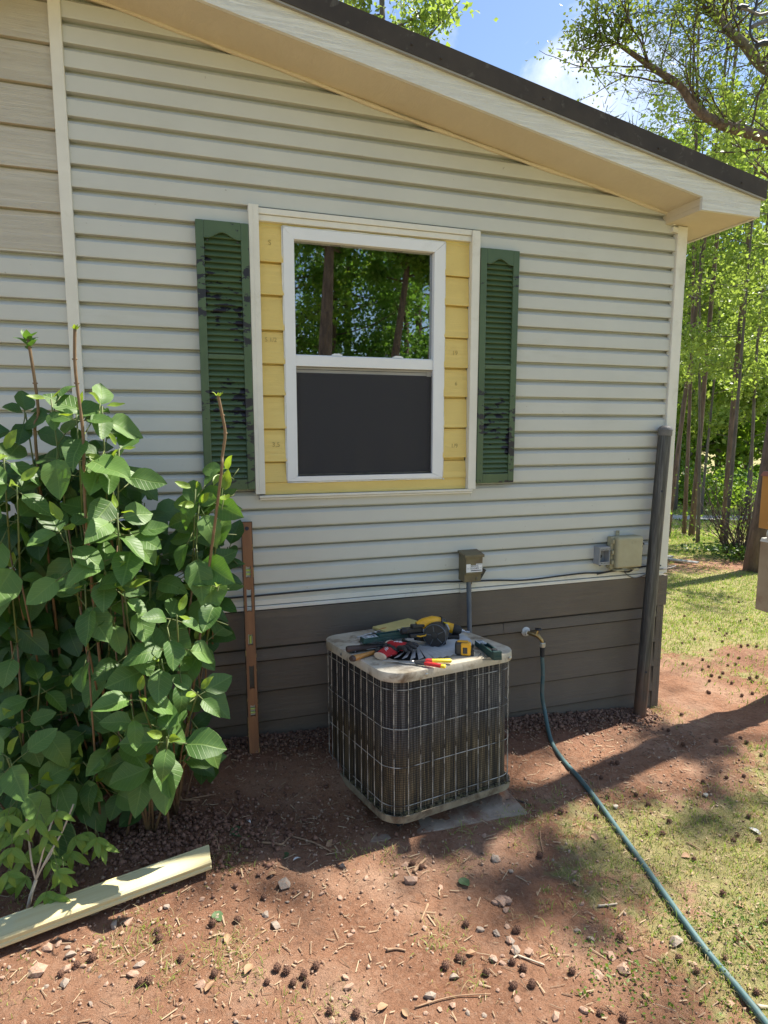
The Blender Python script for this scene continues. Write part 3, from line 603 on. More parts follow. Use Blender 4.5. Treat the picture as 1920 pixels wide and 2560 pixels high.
for x in (0.9, 1.05, 1.62, 2.35, 2.95):
    mb = MB(); mb.lathe([(0.006, 0), (0.006, 0.003), (0.003, 0.005)], 8, T(x, OV - 0.0225, zr(x) + 0.145 + rnd.uniform(-.005, .01)) @ Matrix.Rotation(R(90), 4, 'X')); sub(mb, 'screw', 'roof_metal', roof)
mb = slope_slab(PK, XT + 0.02, 0.165, 0.207, OV - 0.0155, 9.2); sub(mb, 'roof_sheet', 'roof_metal', roof)
def zl_(x): return zr(2 * PK - x)
mb = MB(); a = [(PK - .001, zr(PK) + 0.165), (XL - .2, zl_(XL - .2) + 0.165), (XL - .2, zl_(XL - .2) + 0.207), (PK - .001, zr(PK) + 0.207)]
mb.prism([(x, OV - .02, z) for x, z in a], [(x, 9.2, z) for x, z in a]); sub(mb, 'roof_sheet', 'roof_metal', roof)
mb = MB(); a = [(PK - .001, zr(PK)), (XL - .18, zl_(XL - .18)), (XL - .18, zl_(XL - .18) + 0.125), (PK - .001, zr(PK) + 0.125)]
mb.prism([(x, OV, z) for x, z in a], [(x, OV + .02, z) for x, z in a]); sub(mb, 'fascia', 'fascia', roof)
mb = MB(); a = [(PK - .001, zr(PK)), (XL - .18, zl_(XL - .18)), (XL - .18, zl_(XL - .18) + 0.03), (PK - .001, zr(PK) + 0.03)]
mb.prism([(x, OV + .021, z) for x, z in a], [(x, 0.03, z) for x, z in a]); sub(mb, 'soffit', 'soffit', roof)
# loose trim offcuts at the corner under the return
mb = MB(); mb.box((0, 0, 0), (0.022, 0.03, 0.05), T(2.745, -0.008, 3.118) @ Matrix.Rotation(R(-12), 4, 'Y')); mb.box((0, 0, 0), (0.045, 0.028, 0.03), T(2.762, -0.01, 3.066) @ Matrix.Rotation(R(8), 4, 'Y')); part(mb, 'trim_end', 'trim', bev=0.001)

# ------------------------------------------------------------------ concrete slab and air conditioner
mb = MB(); N = 12
mb.b2(0.50, 1.30, -0.905, -0.16, -0.06, 0.0); slab = mb.build('concrete_slab', 'concrete', bev=0.006, M=T(0, 0, 0.040) @ Matrix.Rotation(R(1.0), 4, 'Y'))
tag(slab, 'worn concrete slab half buried in dirt under the air conditioner', 'slab')
YW, A_, RC = 0.2004, 0.732, 0.1085
cx_, sx_ = math.cos(YW), math.sin(YW)
ax = Vector((cx_, sx_, -0.0251)); ay = Vector((-sx_, cx_, -0.0581))
MAC = frame((0.873, -0.5136, 0.0747), ax, ax.cross(ay))
ac = empty('air_conditioner', 'old square air conditioner unit with dirty fins, wire guard and tools on its lid', 'air conditioner', MAC)
def rsq(a, r, n=10):
    P = []
    for i, (sx, sy) in enumerate(((1, 1), (-1, 1), (-1, -1), (1, -1))):
        for k in range(n + 1):
            t = math.pi / 2 * (i + k / n); P.append((sx * (a / 2 - r) + r * math.cos(t), sy * (a / 2 - r) + r * math.sin(t)))
    return P
def band(lst, n=10, capb=True, capt=True):     # stack of rounded squares (a, r, z)
    mb = MB(); m = 4 * (n + 1); f = []
    for a, r, z in lst: mb.v += [(x, y, z) for x, y in rsq(a, r, n)]
    for i in range(len(lst) - 1):
        for k in range(m): f.append((i * m + k, i * m + (k + 1) % m, (i + 1) * m + (k + 1) % m, (i + 1) * m + k))
    if capb: f.append(tuple(range(m - 1, -1, -1)))
    if capt: f.append(tuple((len(lst) - 1) * m + k for k in range(m)))
    mb.f = f; return mb
band([(A_ - .012, RC - .006, 0.0), (A_ + .004, RC, 0.004), (A_ + .006, RC, 0.036), (A_ - .004, RC - .004, 0.037), (A_ - .006, RC - .004, 0.012)]).build('base_pan', 'ac_paint', ac, smooth='auto')
band([(A_ - .045, RC - .02, 0.013), (A_ - .045, RC - .02, 0.65)]).build('coil', 'coil', ac, smooth='auto')
for sx in (-1, 1):
    for sy in (-1, 1):
        wz = MAC @ Vector((sx * 0.24, sy * 0.24, 0)); h = wz.z - (0.030 if sy < 0 else 0.030) + 0.004
        mb = MB(); mb.b2(sx * 0.24 - .03, sx * .24 + .03, sy * .24 - .03, sy * .24 + .03, -max(h, 0.01), -0.0005); mb.build('foot', 'black_rubber', ac)
# guard wires: each its own piece
per = rsq(A_ - 0.008, RC - .004, 14); L = [0]
for i in range(len(per)): a, b = per[i], per[(i + 1) % len(per)]; L.append(L[-1] + math.hypot(b[0] - a[0], b[1] - a[1]))
mb = MB(); mb.tube([(0, 0, 0.037), (0, 0, 0.25), (0, 0, 0.45), (0, 0, 0.655)], 0.0019, 6); wm = mb.mesh('guard_wire'); wm.materials.append(MATS['guard'])
NW = 42
for k in range(NW):
    s = L[-1] * (k + 0.35) / NW; i = max(j for j in range(len(per)) if L[j] <= s); t = (s - L[i]) / (L[i + 1] - L[i]); a, b = per[i], per[(i + 1) % len(per)]
    inst('guard_wire', wm, ac, T(a[0] + (b[0] - a[0]) * t, a[1] + (b[1] - a[1]) * t, rnd.uniform(-.003, .003)) @ Matrix.Rotation(rnd.uniform(-.006, .006), 4, 'X'))
for z in (0.606, 0.428, 0.253, 0.077):
    pr = rsq(A_ - 0.016, RC - .008, 12); mb = MB(); mb.tube([(x, y, z + rnd.uniform(-.0008, .0008)) for x, y in pr + pr[:1]], 0.0017, 6, cap=False); mb.build('guard_ring', 'guard', ac)
# lid with a round louvred grille
ZT = 0.687; ZB = 0.645; n4 = 12; m4 = 4 * (n4 + 1); mb = MB()
rings = [(A_ + .010, RC, ZB), (A_ + .012, RC, ZB + .004), (A_ + .010, RC, ZT - .005), (A_ + .006, RC - .002, ZT - .0005), (A_ - .03, RC - .012, ZT)]
for a, r, z in rings: mb.v += [(x, y, z) for x, y in rsq(a, r, n4)]
def circ(r, z):      # circle sampled to match the rounded square
    o = []
    for x, y in rsq(A_ - .03, RC - .012, n4): t = math.atan2(y, x); o.append((r * math.cos(t), r * math.sin(t), z))
    return o
mb.v += circ(0.302, ZT + .003) + circ(0.296, ZT + .001) + circ(0.294, ZT - .03)
for i in range(len(rings) + 2):
    for k in range(m4): mb.f.append((i * m4 + k, i * m4 + (k + 1) % m4, (i + 1) * m4 + (k + 1) % m4, (i + 1) * m4 + k))
mb.build('lid', 'ac_lid', ac, smooth='auto')
mb = MB(); mb.lathe([(0.292, ZT - .05), (0.292, ZT - .045)], 32); mb.build('fan_shroud', 'dark_interior', ac)
lm = MB(); lm.add([(0.085, -.005, .004), (0.284, -.012, .006), (0.284, .012, 0.016), (0.085, .004, 0.010), (0.085, -.005, .002), (0.284, -.012, .004), (0.284, .012, 0.014), (0.085, .004, 0.008)],
          [(0, 1, 2, 3), (7, 6, 5, 4), (0, 4, 5, 1), (1, 5, 6, 2), (2, 6, 7, 3), (3, 7, 4, 0)])
lme = lm.mesh('louver'); fixn(lme); lme.materials.append(MATS['ac_louver'])
for k in range(46): inst('louver', lme, ac, T(0, 0, ZT) @ Matrix.Rotation(2 * math.pi * k / 46, 4, 'Z'))
mb = MB(); mb.lathe([(0.09, ZT - .02), (0.095, ZT + .002), (0.085, ZT + .006), (0.02, ZT + .008)], 28); mb.build('grille_cap', 'ac_louver', ac, smooth='auto')
for (x, y, rz) in ((-0.18, -A_ / 2 - .006, 0), (0.30, -A_ / 2 - .006, 0), (-A_ / 2 - .006, 0.1, -90)):
    mb = MB(); mb.lathe([(0.008, 0), (0.008, 0.003), (0.004, 0.005)], 12, T(x, y, ZB + .018) @ Matrix.Rotation(R(rz), 4, 'Z') @ Matrix.Rotation(R(90), 4, 'X')); mb.build('screw', 'steel', ac)
# moss and grit caught on the base pan
mb = MB()
for i in range(420):
    s = rnd.random(); x, y = (-.30 + .62 * s, -A_ / 2 + rnd.uniform(.004, .02)) if rnd.random() < .75 else (-A_ / 2 + rnd.uniform(.004, .02), rnd.uniform(-.3, .25)); h = rnd.uniform(.002, .006) * (1 + 1.2 * (rnd.random() < .15))
    mb.box((x, y, .036 + h * .4), (h * rnd.uniform(.7, 1.6), h, h), None)
tag(mb.build('grit', 'moss', ac), kind='stuff')

# ------------------------------------------------------------------ tools on the lid
LN = (MAC.to_3x3() @ Vector((0, 0, 1))).normalized(); LO = MAC @ Vector((0, 0, ZT))
def lp(zx, zy, h=0.0): return on_plane((840 + zx * 0.27728, 1510 + zy * 0.27728), LO + LN * h, LN)
def lfr(a, b, h=0.004):              # frame on the lid, x axis from a to b
    p = lp(*a, h); q = lp(*b, h); return frame(p, q - p, LN), (q - p).length
# pale yellow board offcut
Mt, L_ = lfr((420, 262), (690, 165)); t = empty('scrap_board', 'pale yellow offcut of lap board at the back of the lid', 'offcut', Mt)
mb = MB(); mb.prism([(0, -.03, 0), (L_, -.05, 0), (L_ + .03, .05, 0), (.04, .10, 0)], [(0, -.03, .012), (L_, -.05, .012), (L_ + .03, .05, .012), (.04, .10, .012)]); mb.build('board', 'scrap_yellow', t, bev=.001)
# chisel-like nail set
Mt, L_ = lfr((188, 300), (400, 243), .006); t = empty('nail_punch', 'thin steel punch with stepped shaft lying left of the yellow offcut', 'punch', Mt)
mb = MB(); mb.tube([(0, 0, 0), (.045, 0, 0), (.047, 0, 0), (.06, 0, 0), (L_ * .98, 0, 0)], [.004, .0045, .0045, .0075, .0075], 10); mb.build('shaft', 'steel', t, smooth='auto')
mb = MB(); mb.tube([(L_ * .98, 0, .002), (L_ + .02, 0, .002), (L_ + .045, 0, .003)], [.009, .012, .009], 10); mb.build('grip', 'wood_handle', t, smooth='auto')
# claw hammer with orange wooden handle
Mt, L_ = lfr((140, 495), (560, 372), .012); t = empty('hammer', 'hammer with orange varnished wooden handle lying under the red gloves', 'hammer', Mt)
mb = MB(); hx = [0, .012, .03, .07, .12, .16]; mb.tube([(x, 0, 0) for x in hx], [.015, .0185, .017, .0135, .012, .0105], 14, flat=.8); mb.build('handle', 'wood_handle', t, smooth='auto')
mb = MB(); mb.tube([(-.003, 0, 0), (.006, 0, 0), (.012, 0, 0)], [.0145, .0178, .0190], 14, flat=.8); mb.build('handle_ring', 'grip_brown', t, smooth='auto')
mb = MB(); mb.tube([(.15, 0, 0), (L_, 0, .002)], [.011, .010], 12, flat=.8); mb.build('shaft', 'dark_steel', t, smooth='auto')
mb = MB(); mb.tube([(L_, -.045, .004), (L_, -.03, .004), (L_, 0, .004), (L_, .05, .006), (L_ - .01, .08, 0)], [.013, .013, .011, .009, .003], 12); mb.build('head', 'dark_steel', t, smooth='auto')
# second hammer: dark rubber grip at left, head under the nailer
Mt, L_ = lfr((95, 408), (640, 352), .020); t = empty('hammer', 'hammer with dark brown rubber grip lying under the green siding gauge', 'hammer', Mt)
mb = MB(); mb.tube([(0, 0, 0), (.01, 0, 0), (.06, 0, 0), (.12, 0, 0), (.15, 0, 0)], [.017, .021, .019, .015, .012], 14, flat=.75); mb.build('grip', 'grip_brown', t, smooth='auto')
mb = MB(); mb.tube([(.14, 0, 0), (L_, 0, 0)], [.010, .009], 12); mb.build('shaft', 'dark_steel', t, smooth='auto')
mb = MB(); mb.tube([(L_, -.035, .001), (L_, -.030, .001), (L_, -.006, 0), (L_, .05, 0), (L_ + .015, .085, .004)], [.0155, .017, .012, .010, .003], 14); mb.build('head', 'dark_steel', t, smooth='auto')
# utility knife
Mt, L_ = lfr((125, 430), (300, 388), .010); t = empty('utility_knife', 'grey and black folding utility knife lying between the two hammer handles', 'knife', Mt)
mb = MB(); mb.tube([(0, 0, 0), (.02, 0, 0), (.06, 0, 0), (L_, 0, 0)], [.007, .012, .013, .011], 10, flat=.7); mb.build('body', 'black_plastic', t, smooth='auto')
for x in (.022, .05, .075): mb = MB(); mb.tube([(x, 0, 0), (x + .004, 0, 0)], .0136, 10, flat=.7); mb.build('band', 'steel', t)
mb = MB(); mb.lathe([(.008, 0), (.008, .002)], 12, T(.062, -.003, .009)); mb.build('button', 'label_pale', t)
# siding gauges: dark green plastic, label on top, knob and spring arm
def gauge(Mt, L_, label):
    t = empty('siding_gauge', label, 'gauge', Mt)
    k = L_ / .26
    mb = MB(); pr = [(0, -.022, 0), (L_, -.022, 0), (L_, .022, 0), (0, .022, 0)]
    mb.b2(0, L_, -.021, .021, 0, .018); mb.b2(L_ * .30, L_ * .98, -.021, -.013, .018, .034); mb.b2(L_ * .30, L_ * .75, .013, .021, .018, .034); mb.b2(L_ * .92, L_, -.0205, .0205, .018, .040); mb.b2(0, L_ * .30, -.0205, .0205, .018, .026)
    mb.build('body', 'tool_green', t, bev=.002)
    mb = MB(); mb.b2(L_ * .03, L_ * .28, -.018, .018, .0262, .0268); lb = mb.build('label_plate', 'label_pale', t)
    mb = MB()
    for i in range(3): mb.b2(L_ * (.05 + .02 * i), L_ * (.06 + .02 * i), -.013, .013, .0269, .0272)
    mb.tube([(L_ * .15, -.010, .027), (L_ * .20, .0, .027), (L_ * .15, .010, .027)], .0008, 5); mb.b2(L_ * .22, L_ * .25, -.012, .012, .0269, .0272); mb.build('print', 'ink_and_hole_shade', t)
    mb = MB(); mb.lathe([(.014, 0), (.015, .004), (.015, .014), (.012, .018)], 14, T(L_ * .84, 0, .024)); mb.build('knob', 'black_plastic', t, smooth='auto')
    mb = MB(); mb.b2(L_ * .5, L_ * .88, -.006, .006, .022, .027); mb.build('lever', 'dark_steel', t, bev=.001)
    mb = MB()
    for i in range(9): mb.lathe([(.0022, 0), (.0022, .0006)], 6, T(L_ * (.36 + .06 * i), -.0213, .008) @ Matrix.Rotation(R(90), 4, 'X'))
    mb.build('peg_holes', 'ink_and_hole_shade', t)  # dark dots stand for the shade in the peg holes
    return t
Mt, L_ = lfr((232, 352), (690, 286), .046); gauge(Mt, L_, 'dark green siding gauge lying across the hammers beside the nailer')
Mt, L_ = lfr((1285, 372), (1455, 505), .004); gauge(Mt, L_ * 1.02, 'dark green siding gauge lying at the front right corner of the lid')
mb = MB()
for i in range(7):
    p = lp(1300 + rnd.uniform(-20, 60), 478 + rnd.uniform(-12, 26), .0065); a = rnd.uniform(-.6, .9); d = Vector((math.cos(a), math.sin(a), 0)); d -= LN * d.dot(LN)
    mb = MB(); mb.tube([p, p + d * .045], .0012, 6); mb.tube([p + d * .045, p + d * .0462], .0035, 8); tag(mb.build('nail', 'dark_steel'), 'small loose dark nail beside the green gauge at the lid corner', 'nail', 'loose nails on the lid')
# coil nailer
Mt = frame(lp(900, 385, 0.0), ax * 1.0 - Vector((0, 0.12, 0)), LN); t = empty('nail_gun', 'black and yellow nail gun with round coil canister facing forward', 'nail gun', Mt)
mb = MB(); ZR = Matrix.Rotation(R(90), 4, 'X')
CM = T(0, 0, .064) @ Matrix.Rotation(R(-38), 4, 'Z') @ ZR
mb.lathe([(.052, -.05), (.060, -.046), (.061, -.02), (.061, .028), (.058, .034), (.052, .036), (.050, .033), (.018, .033), (.016, .036), (.004, .037)], 36, CM); mb.build('canister', 'black_plastic', t, smooth='auto')
mb = MB()
for k in range(5):
    a = 2 * math.pi * k / 5 + .5; d = Vector((math.cos(a), math.sin(a), 0)); mb.tube([CM @ (d * .018 + Vector((0, 0, .034))), CM @ (d * .050 + Vector((0, 0, .034)))], .0018, 6)
mb.tube([CM @ Vector((.0565 * math.cos(a), .0565 * math.sin(a), .0345)) for a in [2 * math.pi * i / 32 for i in range(33)]], .0016, 6); mb.build('canister_ribs', 'conduit_grey', t)
mb = MB(); mb.tube([(-.085, .045, .105), (-.05, .042, .112), (.0, .04, .118), (.035, .04, .112), (.055, .04, .098)], [.020, .029, .031, .029, .022], 18, flat=.95); mb.build('body', 'tool_yellow', t, smooth='auto')
mb = MB(); mb.tube([(.03, .035, .116), (.055, .035, .10), (.068, .035, .09)], [.0315, .030, .020], 18); mb.build('end_cap', 'black_plastic', t, smooth='auto')
mb = MB(); mb.tube([(.045, .02, .112), (.062, .012, .098), (.072, .010, .075)], [.012, .013, .012], 10); mb.build('exhaust_cover', 'outlet_grey', t, smooth='auto')
mb = MB(); mb.b2(-.155, -.06, .02, .06, .075, .100); mb.b2(-.12, -.055, .012, .05, .100, .116); mb.b2(-.14, -.03, .0, .03, .055, .075); mb.build('nose', 'black_plastic', t, bev=.004)
mb = MB(); mb.tube([(-.178, .028, .088), (-.172, .028, .088), (-.15, .03, .088)], [.014, .016, .013], 14); mb.build('tip', 'black_rubber', t, smooth='auto')
mb = MB(); mb.tube([(-.10, .03, .05), (-.02, .04, .03), (.02, .05, .02)], [.014, .016, .016], 12); mb.build('handle', 'black_rubber', t, smooth='auto')
mb = MB(); mb.tube([(-.11, .005, .066), (-.09, -.004, .062), (-.06, -.004, .064), (-.05, .006, .072)], .0035, 8); mb.build('trigger_guard', 'tool_yellow', t, smooth=True)
mb = MB(); mb.box((.016, -.004, .128), (.022, .05, .003), Matrix.Rotation(R(18), 4, 'Y')); mb.build('sticker', 'handle_yellow', t)
# foot that keeps it on the lid
mb = MB(); mb.b2(-.03, .05, -.02, .06, 0.0, .03); mb.build('magazine_door', 'black_plastic', t, bev=.006)
# impact driver
p0 = lp(1050, 300, .05); p1 = lp(1215, 318, .042); Mt = frame(lp(1060, 330, 0.0), Vector((p1.x - p0.x, p1.y - p0.y, 0)) , LN)
t = empty('impact_driver', 'yellow and black cordless driver with steel bit behind the nail gun', 'driver', Mt); D = Matrix.Rotation(R(10), 4, 'Y'); DM = T(-.022, .035, .056) @ D @ Matrix.Diagonal((.85, .85, .85, 1))
mb = MB(); mb.tube([(-.06, 0, 0), (-.05, 0, 0), (-.01, 0, 0), (.03, 0, 0)], [.026, .031, .033, .031], 18, M=DM); mb.build('body', 'tool_yellow', t, smooth='auto')
mb = MB(); mb.tube([(.022, 0, 0), (.035, 0, 0), (.06, 0, 0), (.075, 0, 0)], [.0325, .032, .026, .018], 18, M=DM); mb.build('nose', 'black_rubber', t, smooth='auto')
mb = MB(); mb.tube([(.07, 0, 0), (.084, 0, 0), (.085, 0, 0), (.094, 0, 0)], [.012, .012, .009, .009], 12, M=DM); mb.build('collar', 'steel', t, smooth='auto')
mb = MB(); mb.tube([(.09, 0, 0), (.104, 0, 0), (.106, 0, 0), (.125, 0, 0)], [.0042, .0042, .0062, .0062], 6, M=DM); mb.build('bit', 'steel', t)
mb = MB(); mb.tube([(-.02, .02, .045), (-.03, .06, .024), (-.035, .10, .02)], [.019, .018, .02], 12); mb.build('handle', 'black_plastic', t, smooth='auto')
mb = MB(); mb.b2(-.075, .0, .095, .145, 0, .045); mb.build('battery', 'black_plastic', t, bev=.005)
mb = MB(); mb.b2(-.03, .03, -.02, .06, 0, .026); mb.build('belt_hook', 'black_rubber', t, bev=.004)
# tape measure
Mt, L_ = lfr((1085, 470), (1235, 462), .0005); t = empty('tape_measure', 'yellow and black tape measure standing on the lid', 'tape measure', Mt)
Mk = Matrix.Rotation(R(-20), 4, 'Z')
def rb(name, m, x0, x1, y0, y1, z0, z1, bev): mb = MB(); mb.b2(x0, x1, y0, y1, z0, z1, Mk); mb.build(name, m, t, bev=bev, seg=3)
rb('case', 'black_plastic', -.008, .060, .0, .044, .0, .066, .012); rb('front_plate', 'tool_yellow', .020, .068, -.003, .040, .004, .064, .008); rb('top_plate', 'tool_yellow', .002, .055, .01, .036, .055, .070, .005)
rb('window', 'black_plastic', .030, .052, -.0045, .0, .014, .044, .003); rb('window_bar', 'dark_steel', .037, .040, -.006, -.002, .014, .044, .001)
rb('blade_mouth', 'black_rubber', .066, .082, .008, .036, .0, .026, .004); rb('hook', 'steel', .082, .085, .012, .032, -.0, .022, .0005)
# red and black gloves, a pair thrown down together
def glove(Mt, label, flip=1):
    t = empty('work_glove', label, 'glove', Mt)
    mb = MB(); mb.tube([(0, 0, .016), (.02, 0, .018), (.055, .002 * flip, .018), (.09, .004 * flip, .017), (.105, .004 * flip, .015)], [.031, .030, .036, .041, .036], 16, flat=.46); mb.build('back', 'glove_red', t, smooth='auto')
    mb = MB(); mb.tube([(-.006, 0, .0155), (0, 0, .016), (.006, 0, .0165)], [.029, .034, .031], 16, flat=.5); mb.build('cuff', 'glove_cream', t, smooth='auto')
    for i, (yy, ln, bend) in enumerate(((-.030, .052, -.014), (-.011, .064, -.004), (.009, .060, .010), (.029, .046, .020))):
        y = yy * flip; b_ = bend * flip; z = .016 + .006 * rnd.random(); mb = MB()
        mb.tube([(.088, y * .95, z), (.10, y, z + .003), (.10 + ln * .5, y + b_ * .4, z + .008), (.10 + ln * .9, y + b_, z + .002), (.10 + ln, y + b_ * 1.1, z - .003)], [.0105, .0115, .0108, .0098, .005], 10); mb.build('finger', 'glove_black', t, smooth='auto')
    mb = MB(); mb.tube([(.03, -.030 * flip, .015), (.055, -.046 * flip, .015), (.085, -.052 * flip, .014), (.098, -.052 * flip, .012)], [.012, .0125, .011, .005], 10); mb.build('thumb', 'glove_black', t, smooth='auto')
    mb = MB(); mb.tube([(.04, -.01, .0335), (.05, .006, .0365), (.056, -.008, .0362), (.068, .012, .0362), (.07, -.004, .0362), (.08, .008, .0362)], .0016, 5); mb.build('emblem', 'label_white', t)
    return t
Mt, L_ = lfr((480, 395), (760, 470), .010); glove(Mt @ T(0, .0, .006), 'red work glove with black fingers, white emblem up, on the lid')
Mt, L_ = lfr((395, 500), (540, 415), .003); glove(Mt @ Matrix.Rotation(R(8), 4, 'X'), 'red work glove with cream cuff crumpled under the other glove', -1)
# tin snips
Mt, L_ = lfr((420, 520), (1000, 545), .008); t = empty('tin_snips', 'steel snips with red and yellow grips lying at the front of the lid', 'snips', Mt)
mb = MB(); mb.add([(0, .003, 0), (.05, .012, 0), (.10, .016, 0), (.16, .014, 0), (.16, -.004, 0), (.09, .0, 0), (.04, .0, 0)] + [(a, b, .006) for a, b in ((0, .003), (.05, .012), (.10, .016), (.16, .014), (.16, -.004), (.09, .0), (.04, .0))], [(6, 5, 4, 3, 2, 1, 0), (7, 8, 9, 10, 11, 12, 13)] + [(i, (i + 1) % 7, 7 + (i + 1) % 7, 7 + i) for i in range(7)]); mb.build('jaw', 'steel', t, bev=.001)
mb = MB(); mb.add([(.075, -.004, -.002), (.12, -.016, -.002), (.165, -.018, -.002), (.165, .004, -.002)] + [(.075, -.004, .004), (.12, -.016, .004), (.165, -.018, .004), (.165, .004, .004)], [(3, 2, 1, 0), (4, 5, 6, 7)] + [(i, (i + 1) % 4, 4 + (i + 1) % 4, 4 + i) for i in range(4)]); mb.build('jaw', 'steel', t, bev=.001)
mb = MB(); mb.lathe([(.011, 0), (.011, .004), (.006, .007)], 12, T(.135, .004, .006)); mb.build('pivot_bolt', 'steel', t)
mb = MB(); mb.tube([(.15, .008, .004), (.20, .020, .006)], .009, 10, flat=.7); mb.tube([(.15, -.008, .003), (.20, -.022, .003)], .009, 10, flat=.7); mb.build('link', 'dark_steel', t, smooth='auto')
for sgn, e, yl in ((1, .312, .035), (-1, .290, -.052)):
    mb = MB(); y0_ = .020 * sgn; xa = .195; xb = xa + (.03 if sgn > 0 else .078)
    mb.tube([(xa, y0_, .006), (xa + .01, y0_ + .002 * sgn, .007), (xb, y0_ + (yl - y0_) * (xb - xa) / (e - xa), .007)], [.010, .013, .012], 12, flat=.75); mb.build('grip', 'tool_red', t, smooth='auto')
    mb = MB(); mb.tube([(xb - .001, y0_ + (yl - y0_) * (xb - xa) / (e - xa), .007), (e - .004, yl - .001 * sgn, .007), (e, yl, .007)], [.0115, .0125, .009], 12, flat=.75); mb.build('grip_tip', 'handle_yellow', t, smooth='auto')

# ------------------------------------------------------------------ boxes, cables and tap on the wall
t = empty('disconnect_box', 'weathered tan electrical box with a torn white sticker above the grey conduit', 'electrical box', T(1.385, 0, 0.95))
mb = MB(); mb.b2(-.052, .056, -.082, 0, .002, .160); mb.build('case', 'box_tan', t, bev=.003)
mb = MB(); mb.b2(-.050, .058, -.096, -.082, .050, .150); mb.build('cover', 'box_tan', t, bev=.002)
mb = MB(); mb.prism([(-.060, -.104, .150), (.066, -.104, .150), (.066, .0, .164), (-.060, .0, .164)], [(-.060, -.104, .166), (.066, -.104, .166), (.066, .0, .180), (-.060, .0, .180)]); mb.build('rain_hood', 'box_tan', t, bev=.002)
mb = MB(); mb.b2(-.047, .056, -.0972, -.0962, .063, .104); mb.b2(-.047, -.02, -.0972, -.0962, .104, .112); mb.b2(.015, .056, -.0972, -.0962, .104, .112); st = mb.build('sticker', 'label_white', t)
for body, s, z in (('SERVICES', .0125, .098), ('322-5403', .0145, .085)):
    me = text_mesh(body, s); me.materials.append(MATS['ink_and_hole_shade']); o = link('lettering', me, 'ink_and_hole_shade', st); o.matrix_local = T(.005, -.0978, z) @ Matrix.Rotation(R(90), 4, 'X')
mb = MB(); mb.b2(-.043, -.028, -.0976, -.0972, .0845, .086); mb.b2(.038, .053, -.0976, -.0972, .0845, .086); mb.b2(.018, .053, -.0976, -.0972, .107, .1085); mb.b2(-.018, .05, -.0976, -.0972, .070, .0745); mb.build('rule_lines', 'ink_and_hole_shade', st)
mb = MB(); mb.lathe([(.009, 0), (.008, .004), (.004, .007)], 12, T(.028, -.0825, .018) @ ZR); mb.build('knockout', 'box_tan', t, smooth='auto')
mb = MB(); mb.box((0, 0, 0), (.022, .018, .070), T(.075, -.05, .036) @ Matrix.Rotation(R(32), 4, 'Y')); mb.b2(.056, .064, -.058, -.042, .012, .03); mb.build('pull_handle', 'black_plastic', t, bev=.002)
mb = MB(); mb.b2(.0, .014, -.05, -.012, -.022, .003); mb.build('hasp', 'dark_steel', t)
# flexible conduit
mb = MB(); q = []; r_ = []
c0 = Vector((1.375, -.055, .955)); c1 = Vector((1.378, -.075, .60)); c2 = Vector((1.33, -.20, .30))
for i in range(150):
    u = i / 149; p = c0.lerp(c1, u).lerp(c1.lerp(c2, u), u); q.append(p); r_.append(.0155 if i % 2 else .0135)
mb.tube(q, r_, 12); tag(mb.build('conduit', 'conduit_grey', smooth=True), 'ribbed grey flexible conduit hanging from the tan electrical box', 'conduit')
# telephone interface
t = empty('telephone_box', 'beige plastic utility box with rounded cover beside the grey outlet box', 'utility box', T(2.49, 0, 0.955))
mb = MB(); mb.b2(-.115, .098, -.05, -.004, -.005, .205); mb.build('back_case', 'nid_beige', t, bev=.008, seg=3)
mb = MB(); mb.b2(-.100, .102, -.092, -.05, .004, .208); mb.build('cover', 'nid_beige', t, bev=.016, seg=4)
for z in (.03, .095, .165): mb = MB(); mb.b2(-.118, -.104, -.07, -.05, z, z + .026); mb.build('hinge', 'nid_beige', t, bev=.002)
mb = MB(); mb.b2(-.050, -.025, -.012, -.004, .2, .238); mb.build('mounting_tab', 'nid_beige', t, bev=.002)
mb = MB(); mb.lathe([(.004, 0), (.004, .002)], 8, T(-.038, -.012, .228) @ ZR); mb.build('screw', 'dark_steel', t)
mb = MB(); mb.tube([(.02 + .012 * math.cos(a), -.0925, .172 + .012 * math.sin(a)) for a in [i * math.pi / 8 for i in range(17)]], .0007, 5); mb.b2(.035, .06, -.0928, -.092, .166, .168); mb.b2(.035, .06, -.0928, -.092, .174, .176); mb.b2(-.0, .05, -.0928, -.092, .03, .032); mb.b2(-.0, .05, -.0928, -.092, .038, .040); mb.build('emboss', 'nid_beige', t)
mb = MB(); mb.b2(.045, .085, -.08, -.01, -.018, -.004); mb.b2(-.09, -.03, -.08, -.01, -.016, -.004); mb.build('cable_ports', 'nid_beige', t, bev=.003)
# open outlet box
t = empty('outlet_box', 'open grey metal outlet box with no cover, beside the beige utility box', 'outlet box', T(2.327, 0, 0.985))
mb = MB(); mb.b2(-.045, -.040, -.062, 0, 0, .115); mb.b2(.028, .033, -.062, 0, 0, .115); mb.b2(-.040, .028, -.062, 0, 0, .005); mb.b2(-.040, .028, -.062, 0, .110, .115); mb.b2(-.04, .028, -.006, 0, .005, .110); mb.build('case', 'outlet_grey', t)
mb = MB(); mb.b2(-.040, .028, -.0635, -.060, .0052, .020); mb.b2(-.040, .028, -.0635, -.060, .095, .1098); mb.build('ears', 'outlet_grey', t)
for i in range(6): mb = MB(); mb.b2(-.034 + i * .011, -.029 + i * .011, -.0645, -.0632, .009 + .088 * 0, .0155); mb.b2(-.034 + i * .011, -.029 + i * .011, -.0645, -.0632, .099, .1055); mb.build('slot', 'ink_and_hole_shade', t)  # dark bars drawn for the shade in the slots
for x, z in ((-.02, .07), (.002, .045)): mb = MB(); mb.lathe([(.011, 0), (.011, .002), (.008, .003)], 12, T(x, -.0065, z) @ ZR); mb.build('knockout', 'dark_steel', t)
